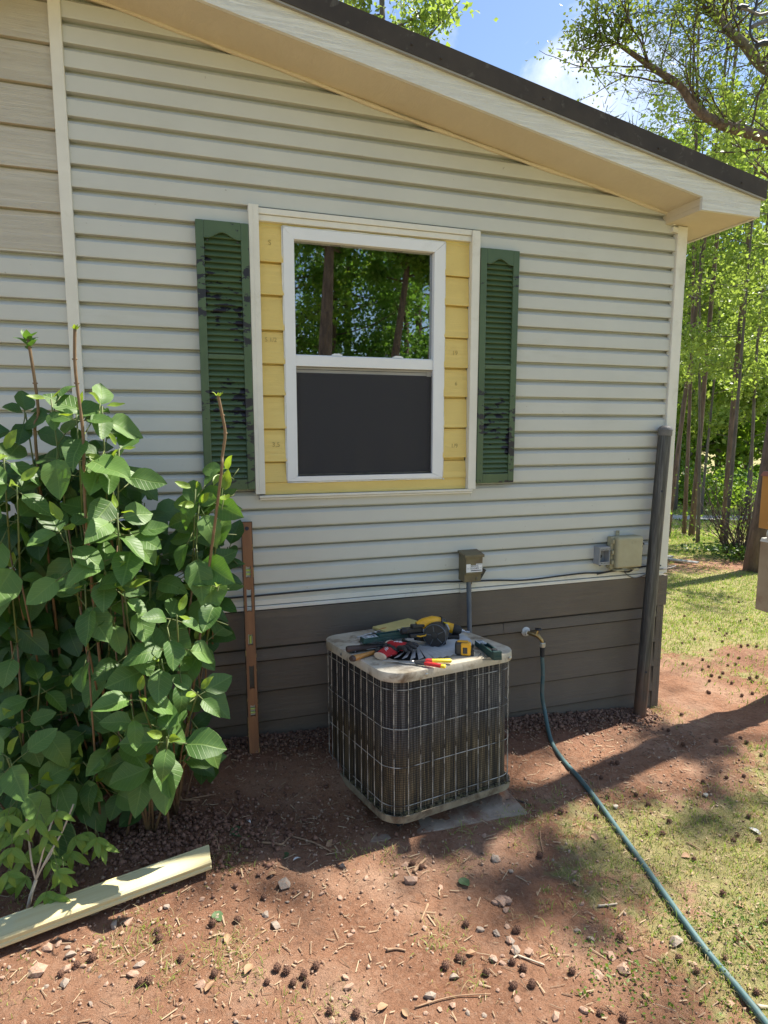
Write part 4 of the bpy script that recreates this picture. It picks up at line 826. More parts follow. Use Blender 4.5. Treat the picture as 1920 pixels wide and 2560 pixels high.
mb = MB(); mb.lathe([(.008, -.012), (.008, 0)], 10, T(-.015, -.03, 0)); mb.build('bushing', 'dark_steel', t)
# outlet plate behind the pipe
t = empty('outlet_plate', 'small white wall plate with bent black wires between utility box and pipe', 'wall plate', T(2.62, 0, 1.07))
mb = MB(); mb.b2(-.032, .040, -.012, 0, -.042, .042); mb.build('plate', 'trim', t, bev=.002)
mb = MB(); mb.tube([(-.005, -.013, .02), (.012, -.022, .028), (.025, -.02, .012), (.012, -.026, -.004), (.004, -.022, -.022), (.008, -.014, -.032)], .0042, 7); mb.tube([(.02, -.014, .026), (.03, -.024, .032), (.033, -.02, .02)], .004, 7); mb.build('wires', 'wire_black', t, smooth=True)
for z in (-.006, .008): mb = MB(); mb.lathe([(.004, 0), (.004, .002)], 8, T(-.027, -.012, z) @ ZR); mb.build('screw', 'dark_steel', t)
# cables along the starter strip
def cable(name, pts, r, m, label, nn=6):
    P = [Vector(p) for p in pts]; q = []
    for i in range(len(P) - 1):
        p0, p1, p2, p3 = P[max(i - 1, 0)], P[i], P[i + 1], P[min(i + 2, len(P) - 1)]
        for k in range(8):
            u = k / 8; q.append(0.5 * ((2 * p1) + (p2 - p0) * u + (2 * p0 - 5 * p1 + 4 * p2 - p3) * u * u + (3 * p1 - p0 - 3 * p2 + p3) * u ** 3))
    q.append(P[-1]); mb = MB(); mb.tube(q, r, nn); return tag(mb.build(name, m, smooth=True), label, 'cable')
cable('cable', [(-1.6, -.010, .955), (-.6, -.010, .95), (.1, -.012, .953), (.7, -.010, .957), (1.2, -.012, .947), (1.30, -.018, .943), (1.56, -.018, .932), (1.78, -.02, .918), (2.03, -.02, .926), (2.2, -.018, .930), (2.33, -.022, .925), (2.42, -.03, .936)], .0052, 'wire_black', 'long black cable running along the bottom of the siding')
cable('cable', [(2.30, -.02, .918), (2.36, -.03, .928), (2.44, -.035, .934), (2.53, -.03, .918), (2.58, -.03, .935), (2.66, -.022, .943), (2.80, -.02, .940)], .006, 'wire_black', 'thick black cable looping below the beige utility box')
cable('cable', [(2.50, -.02, .925), (2.545, -.026, .888), (2.60, -.028, .872), (2.68, -.026, .888), (2.74, -.02, .9)], .0032, 'wire_grey', 'thin grey cable sagging below the beige utility box')
cable('cable', [(2.78, -.02, .915), (2.86, -.024, .918), (2.93, -.01, .925), (2.955, .03, .918), (2.90, .06, .905), (2.862, .05, .905)], .004, 'wire_grey', 'thin grey wire looping past the house corner')
# hose tap and hose
t = empty('hose_tap', 'brass hose tap with white flange on the brown skirting', 'tap', T(1.80, -.004, .582)); 
mb = MB(); mb.lathe([(.030, 0), (.030, .004), (.022, .010), (.016, .022), (.016, .03)], 18, ZR); mb.build('flange', 'plastic_white', t, smooth='auto')
mb = MB(); mb.tube([(0, -.02, 0), (.012, -.05, 0), (.04, -.075, -.006), (.062, -.088, -.035), (.066, -.09, -.052)], [.011, .013, .015, .011, .010], 12); mb.tube([(.030, -.07, 0), (.040, -.075, .03)], [.012, .008], 10); mb.build('body', 'brass', t, smooth='auto')
mb = MB(); mb.lathe([(.02, 0), (.023, .003), (.02, .008), (.006, .010)], 6, T(.042, -.077, .03)); mb.build('handle', 'dark_steel', t)
mb = MB(); mb.lathe([(.0165, -.026), (.0185, -.02), (.0185, 0), (.015, .004)], 12, T(.067, -.09, -.052)); mb.build('coupling', 'pale_metal', t, smooth='auto')
hp = [Vector((1.867, -.094, .506)), Vector((1.868, -.095, .44)), Vector((1.874, -.10, .33)), Vector((1.868, -.11, .2)), Vector((1.872, -.14, .10))]
for p in ((1378, 1852), (1406, 1898), (1447, 1944), (1493, 2002), (1539, 2066), (1585, 2129), (1643, 2210), (1701, 2291), (1771, 2384), (1840, 2465), (1910, 2552), (1990, 2660)):
    g = gp((p[0] * 1.0, p[1] * 1.0), .011); hp.append(g)
o = cable('garden_hose', hp, .0125, 'hose', 'faded blue-green garden hose running from the tap across the ground', 10); o['category'] = 'hose'
mb = MB(); mb.tube([(1.867, -.094, .535), (1.867, -.094, .50), (1.868, -.0945, .455), (1.869, -.0955, .44)], [.0145, .0145, .0138, .0128], 12); tag(mb.build('hose_collar', 'black_rubber', None, smooth='auto'), None).parent = o

# ------------------------------------------------------------------ leaning pipe, level, board
top = Vector((2.742, -.052, 1.835)); ft = Vector((2.622, -.105, -.10)); L_ = (top - ft).length
Mp = (ft - top); Mt = frame(ft, Vector((1, 0, 0)), (top - ft)); z_ = (top - ft).normalized(); x_ = Vector((1, 0, 0)); x_ = (x_ - z_ * x_.dot(z_)).normalized(); y_ = z_.cross(x_)
Mt = Matrix(((x_.x, y_.x, z_.x, ft.x), (x_.y, y_.y, z_.y, ft.y), (x_.z, y_.z, z_.z, ft.z), (0, 0, 0, 1)))
t = empty('fence_post', 'tall weathered metal pipe post with domed cap leaning against the house corner', 'post', Mt)
mb = MB(); mb.lathe([(.041, 0), (.041, L_ * .3), (.0405, L_ * .6), (.0405, L_ - .002)], 24); mb.build('pipe', 'pipe', t, smooth='auto')
mb = MB(); mb.lathe([(.043, L_ - .035), (.0445, L_ - .03), (.0445, L_ - .004), (.047, L_ - .002), (.045, L_ + .008), (.036, L_ + .02), (.020, L_ + .028), (.004, L_ + .030)], 24); mb.build('cap', 'wire_grey', t, smooth='auto')
for z, a in ((L_ - .39, -58), (.36, -55)):
    mb = MB(); mb.lathe([(.0075, 0), (.0075, .0015)], 12, Matrix.Rotation(R(a + 90 - 55), 4, 'Z') @ T(0, -.0405, z) @ ZR); mb.build('bolt_hole', 'ink_and_hole_shade', t)  # flat dark disc stands for the shaded hole
# mason's level leaning on the siding
f0 = Vector((0.087, -.182, gz(.087, -.182) - .004)); tp = Vector((0.096, -.030, 0)); LL = 1.215
tp.z = f0.z + math.sqrt(LL ** 2 - (tp.x - f0.x) ** 2 - (tp.y - f0.y) ** 2)
z_ = (tp - f0).normalized(); x_ = (Vector((1, 0, 0)) - z_ * z_.x).normalized(); y_ = z_.cross(x_)
Mt = Matrix(((x_.x, y_.x, z_.x, f0.x), (x_.y, y_.y, z_.y, f0.y), (x_.z, y_.z, z_.z, f0.z), (0, 0, 0, 1)))
t = empty('spirit_level', 'long brown wooden spirit level leaning upright against the house wall', 'level', Mt)
def lsl(z0, z1): return z0 * LL, z1 * LL
# body with real through slots: two rails plus blocks between
wv = .0285; sl = .0125; slots = [(.192, .236), (.292, .382), (.485, .528), (.622, .716), (.792, .836)]   # from the top
cuts = sorted([(LL * (1 - b), LL * (1 - a)) for a, b in slots])
for sg in (-1, 1): mb = MB(); mb.b2(min(sg * sl, sg * (wv - .004)), max(sg * sl, sg * (wv - .004)), -.013, .013, 0.0, LL); mb.build('body', 'level_wood', t)
zc = [0] + [z for c in cuts for z in c] + [LL]
for i in range(0, len(zc), 2):
    a, b = zc[i], zc[i + 1]
    mb = MB(); n_ = 8; ring = []
    ra = 0 if i == 0 else sl; rb_ = 0 if i + 2 >= len(zc) else sl
    low = [(sl, a)] if not ra else [(sl * math.cos(u), a - sl * math.sin(u) * .9 + .0) for u in [math.pi * k / n_ for k in range(n_ + 1)]]
    lowp = [(-sl, a), (sl, a)] if not ra else [(-sl, a - sl * .0)] + [(-sl * math.cos(math.pi * k / n_), a + sl * .8 * (1 - math.sin(math.pi * k / n_)) - sl * .8 * 0 ) for k in range(1, n_)] + [(sl, a)]
    hip = [(sl, b), (-sl, b)] if not rb_ else [(sl, b)] + [(sl * math.cos(math.pi * k / n_), b - sl * .8 * (1 - math.sin(math.pi * k / n_))) for k in range(1, n_)] + [(-sl, b)]
    if ra: lowp = [(-sl, a - .0)] + [(-sl * math.cos(math.pi * k / n_), a + sl * .8 * (1 - math.sin(math.pi * k / n_)) ) for k in range(1, n_)] + [(sl, a - .0)]
    ring = lowp + hip; mb.prism([(x, -.0128, z) for x, z in ring], [(x, .0128, z) for x, z in ring]); mb.build('body', 'level_wood', t)
for sg in (-1, 1): mb = MB(); mb.b2(min(sg * (wv - .0038), sg * wv), max(sg * (wv - .0038), sg * wv), -.0133, .0133, 0, LL + .001); mb.build('metal_edge', 'level_edge', t, bev=.001)
mb = MB(); mb.b2(-wv + .0002, wv - .0002, -.0132, .0132, LL, LL + .004); mb.build('end_plate', 'level_edge', t, bev=.002)
mb = MB(); mb.lathe([(.0105, 0), (.0105, .002)], 16, T(0, -.0130, LL - .032) @ ZR); mb.build('hang_hole', 'ink_and_hole_shade', t)  # hole not cut: a dark disc gives its shade
for i in (0, 2, 4):
    za, zb = LL * (1 - slots[i][1]), LL * (1 - slots[i][0]); zm_ = (za + zb) / 2
    mb = MB(); mb.b2(-sl, sl, .004, .006, za, zb); mb.build('vial_back', 'vial_glass', t)
    mb = MB()
    if i == 2: mb.tube([(0, -.003, za + .006), (0, -.003, zb - .006)], .0062, 10)
    else:
        mb.tube([(-sl, -.003, zm_ + .009), (sl, -.003, zm_ + .009)], .0055, 10); mb.tube([(-sl, -.003, zm_ - .011), (sl, -.003, zm_ - .011)], .0055, 10)
    mb.build('vial', 'vial', t, smooth='auto')
# pressure-treated board lying at lower left
e0 = Vector((-.172, -.905, 0)); e1 = Vector((-.885, -1.093, 0)); dv = (e1 - e0).normalized()
za = gz(e0.x, e0.y) + .028; zb = gz(e1.x - .7, e1.y - .19) + .012
far = e0 + dv * 1.65; far.z = gz(far.x, far.y) + .012; e0.z = max(za, gz(-.5, -1.0) + .02)
Mt = frame(e0, far - e0, (0, 0, 1)); Lb = (far - e0).length
pr = [(-.055, .004), (-.051, 0), (.051, 0), (.055, .004), (.055, .014), (.051, .017), (.051, .022), (.055, .025), (.055, .033), (.049, .040), (.043, .0405), (.041, .0385), (.036, .040), (-.036, .040), (-.041, .0385), (-.043, .0405), (-.049, .040), (-.055, .033), (-.055, .025), (-.051, .022), (-.051, .017), (-.055, .014)]
mb = MB(); mb.prism([(-.0 + (.012 if y > 0 else -.008) * 1.0, y, z) for y, z in pr], [(Lb, y, z) for y, z in pr])
o = mb.build('board', 'lumber', None, bev=.0012); o.matrix_world = Mt; tag(o, 'pale green treated board with grooved edges lying on the red clay', 'board')

# ------------------------------------------------------------------ service pole just right of the house with meter boxes and drop wires
PX, PY = 4.02, -0.10; pz = gz(PX, PY)
t = empty('utility_pole', 'wooden service pole beyond the house corner carrying metal boxes and wires', 'pole', T(PX, PY, pz))
mb = MB(); mb.lathe([(.115, -.4), (.112, 0.5), (.105, 2.5), (.098, 5.1)], 18); mb.build('pole', 'pole_wood', t, smooth='auto')
mb = MB(); mb.tube([(-.10, -.10, 1.9), (-.10, -.10, 4.5)], .024, 12); mb.tube([(-.10, -.10, 4.45), (-.10, -.11, 4.62), (-.13, -.16, 4.66), (-.16, -.20, 4.6)], [.026, .04, .05, .035], 12); mb.build('mast', 'galv', t, smooth='auto')
for zz in (1.15, 1.78, 3.2): mb = MB(); mb.b2(-.12, .02, -.13, -.06, zz, zz + .03); mb.build('strap', 'galv', t)
def lx(p, y): q = on_y(p, y); return q.x - PX, q.y - PY, q.z - pz
yb = -.13
ya = yb + .10; a = lx((1903, 1189), ya); b_ = lx((1905, 1318), ya); c_ = lx((1901, 1352), ya); d_ = lx((1906, 1520), ya)
a, b_, c_, d_ = [(q[0], q[1] - .10, q[2]) for q in (a, b_, c_, d_)]
mb = MB(); mb.b2(a[0], a[0] + .30, a[1], a[1] + .09, b_[2], a[2]); mb.build('meter_box', 'meter_orange', t, bev=.004)
mb = MB(); mb.prism([(a[0] - .014, a[1] - .012, a[2]), (a[0] + .31, a[1] - .012, a[2]), (a[0] + .31, a[1] + .095, a[2]), (a[0] - .014, a[1] + .095, a[2])], [(a[0] + .002, a[1] + .01, a[2] + .03), (a[0] + .30, a[1] + .01, a[2] + .03), (a[0] + .30, a[1] + .09, a[2] + .03), (a[0] + .002, a[1] + .09, a[2] + .03)]); mb.build('meter_box_hood', 'meter_red', t, bev=.002)
mb = MB(); q = (a[0] + .004, a[1] - .01, b_[2] + .05); mb.tube([(q[0] - .026, q[1], q[2]), (q[0] - .02, q[1], q[2]), (q[0] + .03, q[1], q[2])], [.010, .015, .012], 12); mb.build('hasp', 'pale_metal', t, smooth='auto')
mb = MB(); q = (a[0] + .03, a[1] + .02, b_[2] - .04); mb.lathe([(.05, 0), (.055, .01), (.045, .04)], 20, T(q[0] + .04, q[1] + .02, q[2]) @ ZR); mb.build('hub', 'galv', t, smooth='auto')
mb = MB(); mb.b2(c_[0], c_[0] + .31, c_[1], c_[1] + .1, d_[2], c_[2]); mb.build('breaker_box', 'panel_tan', t, bev=.004)
mb = MB(); mb.b2(c_[0] + .022, c_[0] + .29, c_[1] - .008, c_[1] - .001, d_[2] + .03, c_[2] - .04); mb.build('breaker_box_door', 'panel_tan', t, bev=.003)
mb = MB(); mb.prism([(c_[0] - .006, c_[1] - .012, c_[2] - .002), (c_[0] + .32, c_[1] - .012, c_[2] - .002), (c_[0] + .32, c_[1] + .1, c_[2] - .002), (c_[0] - .006, c_[1] + .1, c_[2] - .002)], [(c_[0] + .006, c_[1], c_[2] + .022), (c_[0] + .31, c_[1], c_[2] + .022), (c_[0] + .31, c_[1] + .1, c_[2] + .022), (c_[0] + .006, c_[1] + .1, c_[2] + .022)]); mb.build('breaker_box_hood', 'plastic_white', t, bev=.002)
yw = 0.06
def wp(px, py): q = on_y((px, py), yw); return (q.x - PX, q.y - PY, q.z - pz)
def spline(pts, k=8):
    P = [Vector(p) for p in pts]; q = []
    for i in range(len(P) - 1):
        p0, p1, p2, p3 = P[max(i - 1, 0)], P[i], P[i + 1], P[min(i + 2, len(P) - 1)]
        for j in range(k):
            u = j / k; q.append(0.5 * ((2 * p1) + (p2 - p0) * u + (2 * p0 - 5 * p1 + 4 * p2 - p3) * u * u + (3 * p1 - p0 - 3 * p2 + p3) * u ** 3))
    return q + [P[-1]]
mb = MB(); mb.tube(spline([wp(1990, -10), wp(1940, 22), wp(1900, 37), (wp(1872, 25)), wp(1850, 20)]), .0095, 8); mb.build('drop_wire', 'wire_grey', t, smooth=True)
mb = MB(); mb.tube(spline([wp(1897, -40), wp(1890, 15), wp(1880, 40), wp(1875, 70), wp(1880, 95), wp(1900, 107), wp(1935, 110)]), .007, 8); mb.build('drop_wire', 'wire_black', t, smooth=True)
mb = MB(); mb.tube(spline([wp(1960, 40), wp(1925, 50), wp(1890, 62), wp(1880, 68)]), .013, 8); mb.build('drop_wire', 'wire_grey', t, smooth=True)
mb = MB(); mb.tube([wp(1846, 20), wp(1852, 16), wp(1866, 19)], .015, 10); mb.build('splice', 'wire_black', t, smooth='auto')
mb = MB(); mb.tube([wp(1892, 113), wp(1905, 108), wp(1955, 105)], .018, 10); mb.build('splice', 'wire_black', t, smooth='auto')
mb = MB(); mb.tube(spline([wp(1848, 22), wp(1836, 42), wp(1818, 62), wp(1808, 72)]), .005, 6); mb.build('drop_wire', 'wire_black', t, smooth=True)
for pts in ([wp(1990, -10), (.1, 0.05, 4.9)], [wp(1897, -40), (-.1, 0, 4.75)], [wp(1935, 110), (-.12, -.1, 4.62)], [wp(1960, 40), (-.05, -.1, 4.8)]):
    mb = MB(); mb.tube([pts[0], (Vector(pts[0]) + Vector(pts[1])) / 2 + Vector((0, 0, -.03)), pts[1]], .008, 8); mb.build('drop_wire', 'wire_black', t, smooth=True)
# metal gutter lengths lying on the ground past the corner
for (p, q, lab) in (((1640, 1393), (1745, 1409), 'bent silver metal strip lying on the bare dirt path'), ((1640, 1388), (1682, 1394), 'short dark metal strip lying beyond the silver strip')):
    a = gp(p, .03); b_ = gp(q, .03); d = (b_ - a).normalized(); sd = d.cross(Vector((0, 0, 1))).normalized() * .03
    m_ = a.lerp(b_, .45) + Vector((0, 0, -.012)); mb = MB()
    for u, v in ((a, m_), (m_, b_)):
        mb.prism([u - sd, u + sd, u + sd + Vector((0, 0, .02)), u - sd + Vector((0, 0, .03))], [v - sd, v + sd, v + sd + Vector((0, 0, .02)), v - sd + Vector((0, 0, .03))])
    tag(mb.build('metal_strip', 'alu'), lab, 'metal strip')

# ------------------------------------------------------------------ leaves
def leaf_mesh(name, m, width=.62, seg=6, fold=.10, droop=.22, serr=.03, curl=0.0, seed=0, tip=1.0):
    r = random.Random(seed); v = []; f = []; uv = []
    for i in range(seg + 1):
        u = i / seg
        w_ = width / 2 * (math.sin(math.pi * min(1, u ** .78)) ** .78 if 0 < u < 1 else 0.02) * (1 if u < .75 else tip)
        if i == 0 or i == seg: w_ = .008
        zc_ = -droop * u * u + .04 * math.sin(u * 7 + seed)
        for k, s in enumerate((-1, -.5, 0, .5, 1)):
            ww = w_ * (1 + (serr if i % 2 else -serr) * abs(s))
            z = zc_ + fold * abs(s) * w_ * 2 + curl * s * w_ + .018 * math.sin(9 * u + 3 * s + seed) * abs(s)
            v.append((s * ww, u - .03 * abs(s) * (1 - u), z)); uv.append((.5 + s * .5 * (w_ / (width / 2)), u))
    for i in range(seg):
        for k in range(4): f.append((i * 5 + k, i * 5 + k + 1, (i + 1) * 5 + k + 1, (i + 1) * 5 + k))
    me = bpy.data.meshes.new(name); me.from_pydata(v, [], f); ul = me.uv_layers.new(name='UVMap')
    for l in me.loops: ul.data[l.index].uv = uv[l.vertex_index]
    me.materials.append(MATS[m]); me.polygons.foreach_set('use_smooth', [True] * len(me.polygons)); return me
HL = [leaf_mesh('leaf', 'hyd_leaf', .66 + .06 * (i % 3), 6, .06 + .05 * (i % 4), .10 + .09 * (i % 5), .03, (.12, -.1, 0, .2, 0, -.18)[i % 6], i) for i in range(8)]
HY = [leaf_mesh('young_leaf', 'hyd_young', .50, 6, .22, -.12 + .1 * i, .03, .1 * (i - 1), i + 20) for i in range(3)]
bush = empty('hydrangea_bush', 'large leafy green hydrangea bush growing against the left part of the wall', 'bush', T(-.55, -.60, gz(-.55, -.6)))
BI = T(.55, .60, -gz(-.55, -.6))
ZOOMA = [(300, 560, 1), (600, 600, 1), (450, 650, 1), (700, 850, 1), (640, 930, 1), (480, 840, 0), (380, 910, 0), (150, 640, 0), (20, 880, 1), (100, 1060, 1), (190, 1000, 0), (320, 1040, 0), (600, 1010, 0), (450, 1180, 0), (690, 1230, 1), (850, 1170, 0), (1150, 1090, 1), (1320, 990, 1), (1170, 1180, 1), (1320, 1120, 1), (1100, 1350, 0), (1240, 1260, 0), (290, 1440, 0), (50, 1440, 0), (380, 1300, 1), (620, 1570, 1), (1020, 1400, 0), (1340, 1430, 0), (1290, 1640, 1), (960, 1690, 0), (1040, 1830, 1), (740, 1930, 0), (150, 1640, 0), (50, 1720, 0), (330, 1590, 0), (500, 1650, 1), (960, 1990, 0), (640, 1810, 0), (1180, 1680, 0), (150, 1960, 0), (380, 1830, 0), (90, 1230, 0), (180, 1330, 0), (870, 1430, 0), (760, 1320, 1), (730, 1680, 1), (560, 1330, 0), (250, 1180, 0), (880, 1600, 0), (1180, 1500, 0), (60, 1580, 0), (1130, 1990, 0)]
ZOOMB = [(100, 470, 0), (550, 600, 0), (800, 320, 1), (960, 560, 1), (1140, 300, 1), (930, 110, 1), (150, 810, 0), (430, 800, 0), (60, 230, 0), (230, 250, 0), (400, 190, 0), (570, 240, 0), (720, 80, 0), (330, 520, 0), (690, 540, 0), (870, 430, 0), (720, 780, 0), (330, 780, 0), (1070, 540, 0), (200, 620, 0), (40, 680, 1), (20, 860, 0), (480, 420, 0), (600, 760, 0), (1010, 640, 0), (480, 700, 0), (240, 900, 0), (860, 650, 0)]
ros = []
for (lst, ox, oy, s_) in ((ZOOMA, 0, 760, .425), (ZOOMB, 0, 1600, .4339)):
    for (zx, zy, lit) in lst: ros.append((ox + zx * s_, oy + zy * s_, lit))
LEAVES = []      # (matrix, young)
stems = MB(); greens = MB(); br = random.Random(5)
bases = [Vector((-.62 + br.uniform(-.28, .35), -.55 + br.uniform(-.16, .14), 0)) for _ in range(14)]
for b_ in bases: b_.z = gz(b_.x, b_.y) - .02
for (px, py, lit) in ros:
    z_ = on_y((px, py), -.8).z; x_ = on_y((px, py), -.8).x
    tt = max(0.5, (zr(x_) + .21 - z_) / (SD.z + SL * SD.x)); ylit = OV - .02 - SD.y * tt
    y = ylit - br.uniform(.06, .18) if lit else min(-.42, ylit + br.uniform(.04, .30))
    c = on_y((px, py), y)
    if c.z < gz(c.x, c.y) + .14: c.z = gz(c.x, c.y) + br.uniform(.15, .24)
    b0 = min(bases, key=lambda b: (b.x - c.x) ** 2 + br.uniform(0, .05)); h = c.z - b0.z
    mid = b0.lerp(c, .5) + Vector((br.uniform(-.04, .04), br.uniform(-.03, .05), .06 * h)); q = [b0.lerp(mid, u / 4).lerp(mid.lerp(c, u / 4), u / 4) for u in range(5)]
    if br.random() < .3: stems.tube(q[:4], [.0058, .005, .0042, .0034], 6)
    else: stems.tube([q[2] + Vector((br.uniform(-.05, .05), .06, -.05)), q[3]], [.0042, .0034], 6)
    greens.tube(q[3:], [.0036, .003], 6)
    axis = (q[4] - q[3]).normalized() + Vector((0, 0, 0)); axis = Vector((br.uniform(-.5, .5), br.uniform(-1.0, -.35), br.uniform(.45, 1.0))); axis.normalize()
    az0 = br.uniform(0, math.pi); ref = axis.orthogonal().normalized(); bi = axis.cross(ref)
    sdir = (q[4] - q[3]).normalized()
    for pair in range(5):
        back = (.0, .03, .08, .17, .28)[pair]; sz = (br.uniform(.05, .085), br.uniform(.085, .135), br.uniform(.10, .16), br.uniform(.11, .175), br.uniform(.11, .17))[pair]; el = (.8, .22, .0, -.05, -.1)[pair]
        if pair > 2 and (back > .55 * h or br.random() < .3): continue
        for sg in (0, math.pi):
            a = az0 + pair * math.pi / 2 + sg + br.uniform(-.3, .3); rad = ref * math.cos(a) + bi * math.sin(a)
            if rad.y > .8 and br.random() < .3: continue
            d = (rad + axis * (el + br.uniform(-.2, .25)) + Vector((0, 0, -.10))).normalized(); o_ = c - (axis if pair < 3 else sdir) * back
            up = (axis * 1.0 - d * axis.dot(d)); up.normalize(); xx = d.cross(up)
            up = (up + xx * br.uniform(-.3, .3)).normalized(); xx = d.cross(up).normalized(); up = xx.cross(d)
            pet = .02 + .016 * min(pair, 3); st_ = o_ + d * pet
            if pair: greens.tube([o_, o_ + d * pet * 1.1], [.0024, .0020], 5)
            tipv = st_ + d * sz - CAM; tpx = 960 + 1574.4 * tipv.dot(RT) / tipv.dot(FW)
            if (st_ + d * sz).z < gz(st_.x, st_.y) + .02 or tpx > 612 or (st_ + d * sz).y > -.04: continue
            LEAVES.append((Matrix(((xx.x * sz, d.x * sz, up.x * sz, st_.x), (xx.y * sz, d.y * sz, up.y * sz, st_.y), (xx.z * sz, d.z * sz, up.z * sz, st_.z), (0, 0, 0, 1))), pair == 0))
br.shuffle(LEAVES); LEAVES.sort(key=lambda l: l[0][1][3])       # nearest the viewer first
for i, (M_, yg) in enumerate(LEAVES[:298]): inst('leaf', br.choice(HY if yg else HL), bush, BI @ M_)
def joined(name, mats, meshes, mname, parent, inv):
    V = []; Fc = []; U = []
    cache = {}
    for M_ in mats:
        me = br.choice(meshes)
        if me.name not in cache:
            co = np.array([v.co[:] for v in me.vertices]); fa = np.array([p.vertices[:] for p in me.polygons]); uu = np.array([me.uv_layers[0].data[l.index].uv[:] for l in me.loops]); cache[me.name] = (co, fa, uu)
        co, fa, uu = cache[me.name]; A = np.array(inv @ M_); Fc.append(fa + sum(len(v) for v in V)); V.append(co @ A[:3, :3].T + A[:3, 3]); U.append(uu)
    me = bpy.data.meshes.new(name); me.from_pydata(np.concatenate(V).tolist(), [], np.concatenate(Fc).tolist())
    ul = me.uv_layers.new(name='UVMap'); ul.data.foreach_set('uv', np.concatenate(U).reshape(-1).tolist())
    me.materials.append(MATS[mname]); me.polygons.foreach_set('use_smooth', [True] * len(me.polygons)); o = inst(name, me, parent); return tag(o, kind='stuff')
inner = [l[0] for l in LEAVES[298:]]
for i in range(620):                  # deeper leaves between the canes
    px = br.uniform(-60, 520); py = br.uniform(1150, 1990); 
    if px > 330 and py < 1330: continue
    if px < 330 and py < 1180: continue
    if px > 400 or (px > 330 and br.random() < .4): continue
    if px > 300 and py > 1800: continue
    y = br.uniform(-.62, -.22); c = on_y((px, py), y)
    if c.z < gz(c.x, c.y) + .08: continue
    a = br.uniform(0, 6.28); d = Vector((math.cos(a), math.sin(a) * .3 - .15, br.uniform(-.9, .35))).normalized(); up = Vector((br.uniform(-.4, .4), br.uniform(-1.3, -.3), 1)); up = (up - d * up.dot(d)).normalized(); xx = d.cross(up); sz = br.uniform(.10, .16)
    inner.append(Matrix(((xx.x * sz, d.x * sz, up.x * sz, c.x), (xx.y * sz, d.y * sz, up.y * sz, c.y), (xx.z * sz, d.z * sz, up.z * sz, c.z), (0, 0, 0, 1))))
joined('foliage', inner, HL, 'hyd_leaf_shaded', bush, BI)  # bush interior shade comes from this darker leaf colour
for s in range(9):                   # bare canes low in the bush
    b0 = br.choice(bases); e = b0 + Vector((br.uniform(-.25, .35), br.uniform(-.3, .12), br.uniform(.3, .7))); stems.tube([b0, b0.lerp(e, .5) + Vector((br.uniform(-.02, .02), 0, .03)), e], [.006, .0048, .0035], 6)
tag(stems.build('stems', 'cane', bush, smooth=True, M=BI), kind='stuff'); tag(greens.build('shoots', 'cane_green', bush, smooth=True, M=BI), kind='stuff')
# three tall bare canes with bud clusters
for (pts, y, kind) in ((((70, 846), (88, 960), (96, 1040), (90, 1120)), -.62, 1), (((187, 822), (187, 900), (192, 960), (208, 1090), (215, 1300)), -.82, 0), (((545, 988), (556, 1040), (563, 1085), (556, 1140), (548, 1225)), -.86, 0)):
    q = [on_y(p, y) for p in pts]; b0 = min(bases, key=lambda b: abs(b.x - q[-1].x)); q.append(q[-1].lerp(b0, .5)); q.append(b0)
    mb = MB(); mb.tube(spline(q, 5), .0058, 7); mb.build('tall_cane', 'cane', bush, smooth=True, M=BI)
    for i in range(7 if kind else 6):
        a = i * 2.4; sz = br.uniform(.035, .055) if kind else br.uniform(.020, .034); d = Vector((math.cos(a), math.sin(a), br.uniform(.3, 1.4))).normalized(); up = Vector((0, 0, 1)); up = (up - d * up.z).normalized(); xx = d.cross(up); c = q[0] - Vector((0, 0, .05 * (i / 7) if kind else .008))
        inst('bud_leaf', br.choice(HL if kind else HY), bush, BI @ Matrix(((xx.x * sz, d.x * sz, up.x * sz, c.x), (xx.y * sz, d.y * sz, up.y * sz, c.y), (xx.z * sz, d.z * sz, up.z * sz, c.z), (0, 0, 0, 1))))
    for j in (1, 2):
        mb = MB(); p = q[j]; mb.tube([p - Vector((.009, 0, -.004)), p, p + Vector((.009, 0, .004))], [.002, .006, .002], 6); mb.build('node', 'cane', bush, smooth=True, M=BI)
# nandina seedling in front of the bush
nb = gp((62, 2285)); nan = empty('nandina_shrub', 'small nandina shrub with pointed leaflets and forked pale stem behind the board', 'shrub', T(*nb)); NI = T(-nb.x, -nb.y, -nb.z)
NL = [leaf_mesh('leaflet', 'nandina_leaf', .34, 6, .10, .10 + .15 * i, 0, 0, 40 + i) for i in range(4)]
def nd(px, py, y): return on_y((px, py), y)
y = nb.y
mb = MB(); f1 = nd(90, 2200, y); mb.tube([nb - Vector((0, 0, .03)), nb.lerp(f1, .5), f1], [.0075, .0068, .006], 8)
for pts in (((80, 2160), (72, 2100), (65, 2030)), ((110, 2120), (128, 2060), (143, 2025)), ((120, 2140), (155, 2080), (184, 2010)), ((105, 2170), (130, 2130), (140, 2080))):
    q = [f1] + [nd(px, py, y + .04 * k) for k, (px, py) in enumerate(pts)]; mb.tube(spline(q, 4), .0036, 6)
mb.build('stem', 'stick_pale', nan, smooth=True, M=NI)
leafpts = [(20, 2180), (85, 2120), (50, 2080), (115, 2230), (130, 2150), (190, 2090), (240, 2095), (255, 2110), (145, 2175), (30, 2120), (60, 2140), (10, 2080), (160, 2190), (120, 2080), (90, 2050), (20, 2040), (175, 2130), (220, 2080), (65, 2190), (140, 2030), (40, 2020), (5, 2140), (130, 2240), (15, 2210), (105, 2110)]
pet = MB()
